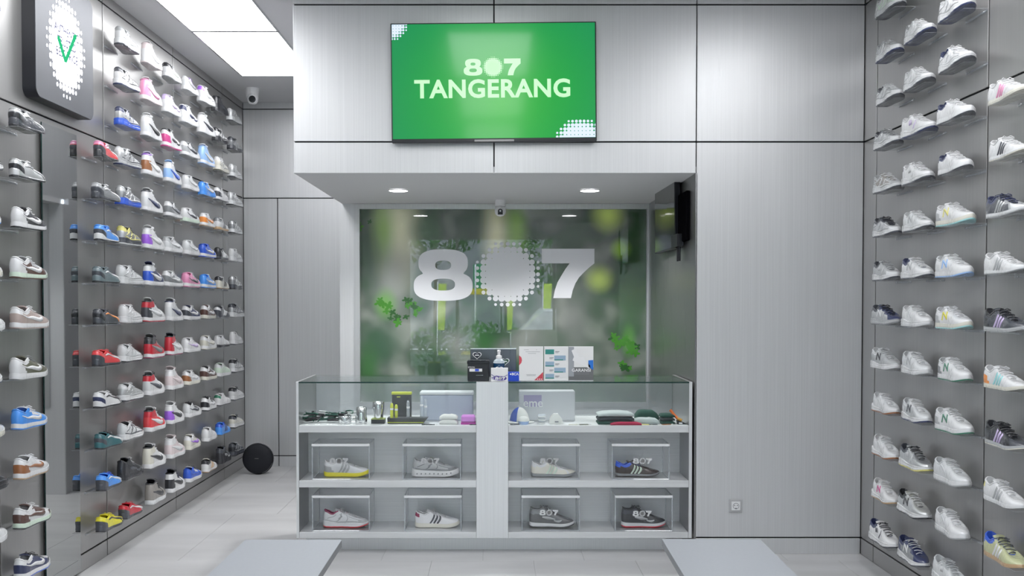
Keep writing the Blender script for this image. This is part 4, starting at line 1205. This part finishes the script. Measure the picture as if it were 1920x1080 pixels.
MB().box(-.18, .18, -.06, .06, 0, .19, bev=.003).build('carton', plain('white_glossy', (.66, .67, .70), .2), t)
MB().box(-.15, -.035, -.062, -.060, .09, .165).build('logo_panel', plain('lilac', (.40, .36, .55), .4), t)
text('lettering', 'eme', .075, (-.09, -.0625, .112), M['white'], t, bold=.0012)
t = thing('folded_face_mask', 'white folded cloth mask with small print behind right glass', 'mask', (P3(1042, YC + .10), YC + .10, zs))
mb = MB(); mb.rings([[(-.042, -.03, 0), (.048, -.03, 0), (.048, .03, 0), (-.042, .03, 0)], [(-.038, -.028, .03), (.04, -.028, .03), (.04, .028, .03), (-.038, .028, .03)], [(-.014, -.02, .062), (.014, -.02, .064), (.014, .02, .062), (-.014, .02, .062)]]); mb.build('cloth', M['wc'], t, sharp=30)
MB().box(-.006, .016, -.0345, -.0305, .012, .018).build('printed_mark', M['cardink'], t)
t = thing('paper_stack', 'clear wrapped stack of small cards behind right glass', 'card', (P3(1016, YC + .11), YC + .11, zs)); 
for i in range(6): MB().box(-.022, .022, -.03, .03, .010 * i, .010 * i + .006, bev=.001).build('card_sheet', M['acrylic_edge'] if i % 2 else M['whitepaper'], t)
t = thing('white_blue_bowl', 'white and pale blue rounded tub beside the cap', 'tub', (P3(982, YC + .07), YC + .07, zs))
MB().lathe([(.028, 0), (.036, .02)], n=24, cap=True).build('tub_base', plain('pale_blue', (.35, .48, .75), .4), t, sharp=40); MB().lathe([(.0365, .02), (.034, .036), (.018, .048), (0, .05)], n=24, cap=False).build('tub_lid', M['wc'], t, sharp=60)
folded('folded_shirt', 1120, 1187, YC + .12, .14, .075, zs, [M['gr'], M['nv'], M['pg']], 'stack of folded dark green and grey shirts behind right glass', seed=3)
folded('folded_cloth', 1145, 1203, YC + .035, .04, .020, zs, [M['rd']], 'red folded cloth in front of green shirts', seed=4)
folded('green_cap_pile', 1192, 1234, YC + .25, .10, .07, zs, [M['gr']], 'dark green folded cap at back behind right glass', seed=5)
folded('folded_beanie', 1238, 1264, YC + .12, .09, .062, zs, [M['gr'], M['nv'], M['gr']], 'dark green folded beanies near right end', seed=6)
folded('folded_tee', 1186, 1236, YC + .12, .08, .035, zs, [M['pg']], 'pale grey crumpled cloth between green shirts and beanies', seed=7)
for i, (px, c) in enumerate(((965, 'K'), (1075, 'C'), (1095, 'o'), (1210, 'y'), (1225, 'k'), (1250, 'n'))):
    t = thing('flat_tag', '%s flat tag lying at glass front, %s along' % ({'K': 'black', 'C': 'cream', 'o': 'olive', 'y': 'yellow', 'k': 'charcoal', 'n': 'tan'}[c], CO[i]), 'tag', (P3(px, YC + .04), YC + .04, zs), rnd.uniform(-.4, .4), 'flat tags behind the right glass')
    MB().box(-.028, .028, -.012, .012, 0, .004, bev=.001).build('tag_plate', shoemat(c), t); MB().tube([(.028, 0, .002), (.04, .006, .002), (.048, 0, .002), (.04, -.006, .002), (.028, 0, .002)], .0012, 5).build('loop', M['silver'], t)
t = thing('lighter_bundle', 'orange and black keychain strap at right end behind glass', 'keychain', (P3(1270, YC + .10), YC + .10, zs))
mb = MB(); mb.tube([(-.04, .01, .085), (-.018, 0, .055), (.005, -.02, .03)], .009, 8); mb.build('orange_strap', plain('orange', (.75, .16, .02), .5), t)
MB().tube([(.0, -.02, .034), (.025, -.03, .022)], .010, 8).build('clip', plain('amber', (.5, .25, .02), .4), t)
mb = MB(); mb.rings([[(.0, -.045, .0), (.055, -.045, .0), (.055, .0, .0), (.0, .0, .0)], [(-.006, -.045, .024), (.035, -.045, .012), (.035, .0, .012), (-.006, .0, .024)]]); mb.build('black_case', M['black'], t)
MB().box(.004, .026, -.0465, -.0455, .004, .012).build('white_label', M['white'], t)

# ------------------------------------------------------------------ things on the counter
zt = ZT
def cx(px, Y): return P3(px, Y)
Y = YC + .10
pr = thing('receipt_printer', 'black receipt printer on counter top left of pump bottle', 'printer', (cx(897, Y), Y, zt))
w_ = (917 - 877) * Y / F; h_ = .128
MB().box(-w_ / 2, w_ / 2, -.05, .06, 0, h_ - .012, bev=.004).build('printer_body', M['black'], pr)
MB().box(-w_ / 2 - .003, w_ / 2 + .003, -.053, .06, h_ - .024, h_, bev=.005).build('printer_lid', M['black'], pr)
MB().box(-w_ / 2 + .015, w_ / 2 - .02, -.0545, -.03, h_ - .001, h_ + .001).build('paper_slot', M['blackgloss'], pr)
st_ = MB().box(-w_ / 2 + .012, .024, -.0515, -.05, .060, .078).build('sticker', M['whitepaper'], pr)
MB().box(-.020, .004, -.0522, -.0515, .062, .077).build('blue_panel', plain('bank_blue', (.03, .08, .55), .4), st_)
text('lettering', 'EPSON', .014, (-w_ / 2 + .024, -.051, .086), M['white'], pr, ext=.0002)
for i in range(5): MB().box(-.012 + i * .009, -.008 + i * .009, -.0512, -.0500, .036, .038).build('indicator', M['silver'], pr)
# laptop
Y = YC + .28
t = thing('laptop', 'open laptop seen from behind with heart stickers', 'laptop', (cx(925, Y), Y, zt))
w_ = (966 - 880) * Y / F; h_ = atz(653, Y) - zt
MB().box(-w_ / 2, w_ / 2, .0, .22, 0, .014, bev=.003).build('laptop_base', M['silver'], t)
lid = MB().box(-w_ / 2, w_ / 2, -.006, 0, .008, h_, bev=.002).build('laptop_lid', brushed('laptop_metal', (.12, .13, .15), rough=.3, metal=.8, amt=.03), t)
MB().box(-w_ / 2, w_ / 2, -.007, .001, h_ - .005, h_ + .001).build('lid_edge', M['silver'], t)
heart = []
for i in range(28):
    a = 2 * PI * i / 28; heart.append((.016 * math.sin(a) ** 3 * 1.15, (.013 * math.cos(a) - .005 * math.cos(2 * a) - .002 * math.cos(3 * a) - .001 * math.cos(4 * a)) * 1.1))
for (hx, hz, c) in ((-.105, h_ - .045, 'navy'), (.075, h_ - .085, 'green')):
    shape2d('heart_sticker', [[(a * 1.6, b_ * 1.5) for a, b_ in heart]], M['white'], lid, (hx, -.0068, hz), ext=.0004)
    shape2d('heart_fill', [[(a * 1.3, b_ * 1.2) for a, b_ in heart]], plain('heart_' + c, (.01, .012, .03) if c == 'navy' else (.01, .06, .03), .3), lid, (hx, -.0078, hz), ext=.0004)
    MB().box(hx - .014, hx + .014, -.0092, -.0086, hz - .003, hz + .004).build('sticker_text', M['white'], lid)
# sanitizer
Y = YC + .13
t = thing('pump_bottle', 'clear pump bottle of dark blue sanitizer with heart label', 'bottle', (cx(935.5, Y), Y, zt))
MB().lathe([(.034, 0), (.037, .004), (.037, .105), (.030, .124), (.016, .134), (.016, .138)], n=28).build('bottle_body', plain('blue_liquid', (.01, .05, .12), .1, coat=.8), t, sharp=50)
MB().lathe([(.0372, .108), (.031, .125), (.017, .135)], n=28, cap=False).build('clear_shoulder', plain('clear_shoulder', (.45, .52, .56), .15), t)
MB().lathe([(.018, .136), (.018, .154), (.009, .158), (.009, .176), (.011, .178), (.011, .190), (0, .192)], n=20, cap=False).build('pump_collar', M['white'], t, sharp=40)
MB().tube([(0, 0, .184), (-.004, -.02, .186), (-.005, -.032, .182)], .005, 8).build('nozzle', M['white'], t)
o = shape2d('heart_label', [heart], M['white'], t, (.002, -.0385, .070), ext=.0006); o.scale = (1.35, 1.3, 1)
o = shape2d('heart_fill', [heart], plain('heart_dark', (.01, .015, .08), .3), t, (.002, -.0395, .070), ext=.0004); o.scale = (1.1, 1.05, 1)
# 807 card box
Y = YC + .06
t = thing('card_holder', 'white box with purple scribble print and number in front of bottle', 'box', (cx(936.5, Y), Y, zt))
w_ = (952 - 920) * Y / F
MB().box(-w_ / 2, w_ / 2, -.015, .02, 0, .082, bev=.001).build('carton', M['whitepaper'], t)
M['purple'] = plain('purple_ink', (.10, .07, .30), .5)
mb = MB(); mb.tube([(-.05, -.0155, .042), (-.03, -.0155, .030), (-.045, -.0155, .016), (-.02, -.0155, .008), (.02, -.0155, .006), (.045, -.0155, .018), (.03, -.0155, .030), (.05, -.0155, .040)], .002, 5); mb.tube([(-.05, -.0155, .02), (-.02, -.0155, .034), (.01, -.0155, .028)], .002, 5)
mb.build('scribble_print', M['purple'], t)
o = shape2d('number_ground', [sup(0, 0, .040, .014, 2.5)], M['purple'], t, (.004, -.0158, .018), ext=.0003)
logo(t, (.004, -.0170, .018), .018, M['white'], 0, 'number', .0002, 7)
# blue bank box
Y = YC + .08
t = thing('blue_terminal_box', 'bright blue box with white letters beside upright notice', 'box', (cx(964, Y), Y, zt))
MB().box(-.040, .040, -.02, .02, 0, .056, bev=.002).build('carton', plain('bank_box_blue', (.01, .06, .55), .35), t)
text('lettering', 'BCA', .022, (.006, -.0212, .043), M['white'], t, ext=.0002, bold=.0006)
MB().lathe([(0, .0206), (.005, .0206), (.005, .0212), (0, .0212)], (-.022, 0, .043), n=12, axis='y').build('logo_mark', M['white'], t)
# three notices
def stand(px0_, px1_, pyt, label, Y=YC + .05):
    x0, x1 = cx(px0_, Y), cx(px1_, Y); h_ = atz(pyt, Y) - zt
    t = thing('notice_stand', label, 'sign', ((x0 + x1) / 2, Y, zt), 0, 'acrylic notice stands'); w_ = x1 - x0
    MB().box(-w_ / 2, w_ / 2, -.003, .0, .003, h_, bev=.0006).build('acrylic_front', M['acrylic'], t)
    MB().box(-w_ / 2, w_ / 2, -.003, .055, 0, .003).build('stand_foot', M['acrylic_edge'], t)
    s = MB().box(-w_ / 2 + .001, w_ / 2 - .001, -.0045, -.0032, .004, h_ - .001).build('paper_sheet', M['whitepaper'], t)
    return t, s, w_, h_
t, s, w_, h_ = stand(973, 1019, 649, 'upright white payment notice with red corner shapes on counter')
M['red'] = plain('notice_red', (.60, .07, .10), .5); M['ink'] = plain('grey_ink', (.25, .25, .27), .6); M['pgreen'] = plain('teal_ink', (.03, .25, .22), .5); M['pblue'] = plain('photo_blue', (.30, .42, .55), .5)
shape2d('red_corner', [[(0, 0), (.055, 0), (.055, .052)]], M['red'], s, (w_ / 2 - .057, -.005, .006), ext=.0003)
shape2d('red_shape', [[(0, .03), (.014, .018), (.018, .0), (.014, -.016), (0, -.032)]], M['red'], s, (-w_ / 2 + .001, -.005, h_ * .60), ext=.0003)
for x_ in (.012, .024, .036): MB().lathe([(0, .0054), (.0035, .0054), (.0035, .0057), (0, .0057)], (w_ / 2 - .048 + x_, 0, .013), n=10, axis='y').build('white_dot', M['white'], s)
mb = MB()
for (x_, z_, l_) in ((-.045, .195, .03), (-.035, .182, .09), (-.02, .172, .05), (-.03, .040, .06), (-.028, .034, .056), (.03, .195, .006)): mb.box(x_, x_ + l_, -.0051, -.0046, z_, z_ + .0018)
mb.build('printed_lines', M['ink'], s)
t, s, w_, h_ = stand(1020, 1066, 649, 'upright white price notice with small blue pictures on counter')
for i in range(5):
    left = i % 2 == 0; x_ = -w_ / 2 + (.008 if left else w_ * .42); z_ = h_ - .012 - .038 * (i + 1)
    a = MB().box(x_, x_ + .055 - (0 if left else -.016), -.0052, -.0046, z_, z_ + .030).build('picture', M['pblue'] if i else M['pgreen'], s)
    MB().box(x_, x_ + .055, -.0058, -.0053, z_, z_ + .006).build('picture_strip', M['pgreen'], a)
    xx = x_ + .062 if left else x_ - .030
    mb = MB(); mb.box(xx, xx + .026, -.0051, -.0046, z_ + .014, z_ + .018); mb.box(xx, xx + .020, -.0051, -.0046, z_ + .008, z_ + .011); mb.build('printed_lines', M['ink'], s)
t, s, w_, h_ = stand(1066, 1113, 649, 'upright grey poster picturing white sneakers, warranty word printed')
MB().box(-w_ / 2 + .001, w_ / 2 - .001, -.0050, -.0046, .006, h_ * .40).build('dark_ground', plain('poster_grey', (.15, .155, .16), .5), s)
MB().box(-w_ / 2 + .001, -w_ / 2 + .034, -.0052, -.0047, .03, h_ - .004).build('picture_strip', plain('poster_mid', (.33, .35, .38), .5), s)
def pshoe(x_, z_, a, sc, yy=-.0056): 
    O = [(-.5, .0), (-.5, .25), (-.38, .30), (-.22, .2), (-.05, .30), (.15, .15), (.45, .06), (.5, -.02), (.48, -.1), (-.48, -.1)]
    ca, sa = math.cos(a), math.sin(a)
    return shape2d('pictured_shoe', [[(sc * (p * ca - q_ * sa), sc * (p * sa + q_ * ca)) for p, q_ in O]], M['white'], s, (x_, yy, z_), ext=.0003)
pshoe(.005, .115, -.45, .12); pshoe(-.038, .158, -1.2, .08, -.0066)
shape2d('blue_patch', [[(0, .03), (.03, .032), (.03, -.03), (0, -.01)]], plain('patch_blue', (.02, .18, .65), .5), s, (w_ / 2 - .032, -.0056, .10), ext=.0003)
text('lettering', 'GARANSI', .026, (.002, -.0058, .068), M['white'], s, ext=.0002, bold=.0005, sx=1.1)
mb = MB(); mb.box(-.05, .05, -.0054, -.0050, .052, .054); mb.box(-.045, .05, -.0054, -.0050, .044, .046); mb.build('printed_lines', M['ink'], s)

# ------------------------------------------------------------------ the street outside (seen in reflections)
M['asphalt'] = plain('asphalt', (.18, .18, .18), .8); M['hedgeg'] = plain('hedge_green', (.06, .16, .03), .6); M['bark'] = plain('bark', (.12, .09, .06), .9)
tag(MB().box(-14, 14, -16, YS - .1, -.15, -.02).build('street_ground', M['asphalt']), kind='structure')
tag(MB().box(-14, 14, -16.3, -16, 0, 5).build('wall_street', plain('grey_render', (.30, .31, .32), .8)), kind='structure')
def bush(name, label, cat, cxx_, cyy, cz, rx, ry, rz_, n, seed, trunk=None):
    rr_ = random.Random(seed); mb = MB()
    for i in range(n):
        a, b_ = rr_.uniform(0, 2 * PI), math.acos(rr_.uniform(-1, 1)); q = rr_.uniform(.6, 1)
        c = Vector((rx * q * math.sin(b_) * math.cos(a), ry * q * math.sin(b_) * math.sin(a), rz_ * q * math.cos(b_)))
        u = Vector((rr_.uniform(-1, 1), rr_.uniform(-1, 1), rr_.uniform(-1, 1))).normalized() * .10; v = u.cross(Vector((rr_.uniform(-1, 1), .3, 1))).normalized() * .04
        mb.add([c - u, c + v, c + u, c - v], [(0, 1, 2, 3)])
    t = thing(name, label, cat, (cxx_, cyy, 0)); o = mb.build('foliage', M['hedgeg'], t); o.location = (0, 0, cz); o['kind'] = 'stuff'
    MB().tube([(0, 0, -.02), (0.03, 0, cz * .6), (0, 0, cz)], [.06 if trunk else .04, .05, .03], 8).build('trunk', M['bark'], t)
bush('hedge_bush', 'green street hedge reflected in the printed glass', 'bush', -.6, -7.5, .55, 1.8, .4, .55, 900, 1)
bush('street_tree', 'leafy street tree reflected at upper left of printed glass', 'tree', -1.6, -8.6, 3.4, 1.2, 1.0, .9, 900, 2, True)
bush('street_tree', 'leafy street tree reflected beside the seven', 'tree', 1.4, -8.4, 3.0, .9, 1.0, 1.4, 900, 3, True)
t = thing('street_banner', 'green and yellow street banner board reflected in printed glass', 'banner', (-.1, -8.0, 0))
MB().box(-.5, .5, -.02, .02, 1.9, 2.5).build('board', plain('banner_green', (.02, .35, .12), .5), t); MB().box(-.8, .5, -.025, .021, 1.75, 1.9).build('yellow_strip', plain('banner_yellow', (.85, .70, .02), .5), t)
for x_ in (-.45, .45): MB().tube([(x_, 0, -.02), (x_, 0, 2.5)], .03).build('post', M['silver'], t)
for i, x_ in enumerate((-1.35, .25, 1.15)):
    t = thing('flag_post', 'lime yellow street post reflected in printed glass, %s' % CO[i], 'post', (x_, -7.0, 0), group='lime street posts')
    mb = MB(); mb.rings([[(-.09, -.01, .9), (.09, -.01, .9), (.09, .01, .9), (-.09, .01, .9)], [(-.05, -.01, 2.0), (.14, -.01, 2.0), (.14, .01, 2.0), (-.05, .01, 2.0)]]); mb.build('flag', plain('lime_flag', (.60, .80, .05), .5), t)
    MB().tube([(-.09, 0, -.02), (-.07, 0, 2.05)], .015).build('pole', M['silver'], t)
t = thing('parked_car', 'white parked car reflected beside the number decal', 'car', (1.7, -6.0, 0))
sec = lambda y, s_: [(-2.0 * s_, y, .35), (-2.0 * s_, y, .75), (-1.2, y, .92), (-.75 * s_, y, 1.42 * (.5 + s_ / 2)), (.7 * s_, y, 1.42 * (.5 + s_ / 2)), (1.3, y, .95), (2.0 * s_, y, .8), (2.0 * s_, y, .35)]
MB().rings([sec(-.8, .92), sec(-.6, 1), sec(.6, 1), sec(.8, .92)]).build('car_body', plain('car_white', (.75, .76, .78), .25, coat=.6), t, sharp=30)
for x_ in (-1.25, 1.25):
    for y_ in (-.75, .75): MB().lathe([(.0, -.1), (.33, -.1), (.35, 0), (.33, .1), (0, .1)], (x_, y_, .33), n=20, axis='y').build('wheel', M['black'], t)

# ------------------------------------------------------------------ put every assembled thing's origin at its own base
bpy.context.view_layer.update()
for o in list(COL.objects):
    if o.parent is None and o.type == 'EMPTY' and o.get('category') and o.location.length < 1e-6 and o.children:
        P_ = [ch.matrix_world @ Vector(c) for ch in o.children_recursive if ch.type == 'MESH' for c in ch.bound_box]
        lo_ = Vector(((min(p.x for p in P_) + max(p.x for p in P_)) / 2, (min(p.y for p in P_) + max(p.y for p in P_)) / 2, min(p.z for p in P_)))
        o.location = lo_
        for ch in o.children: ch.location = ch.location - lo_
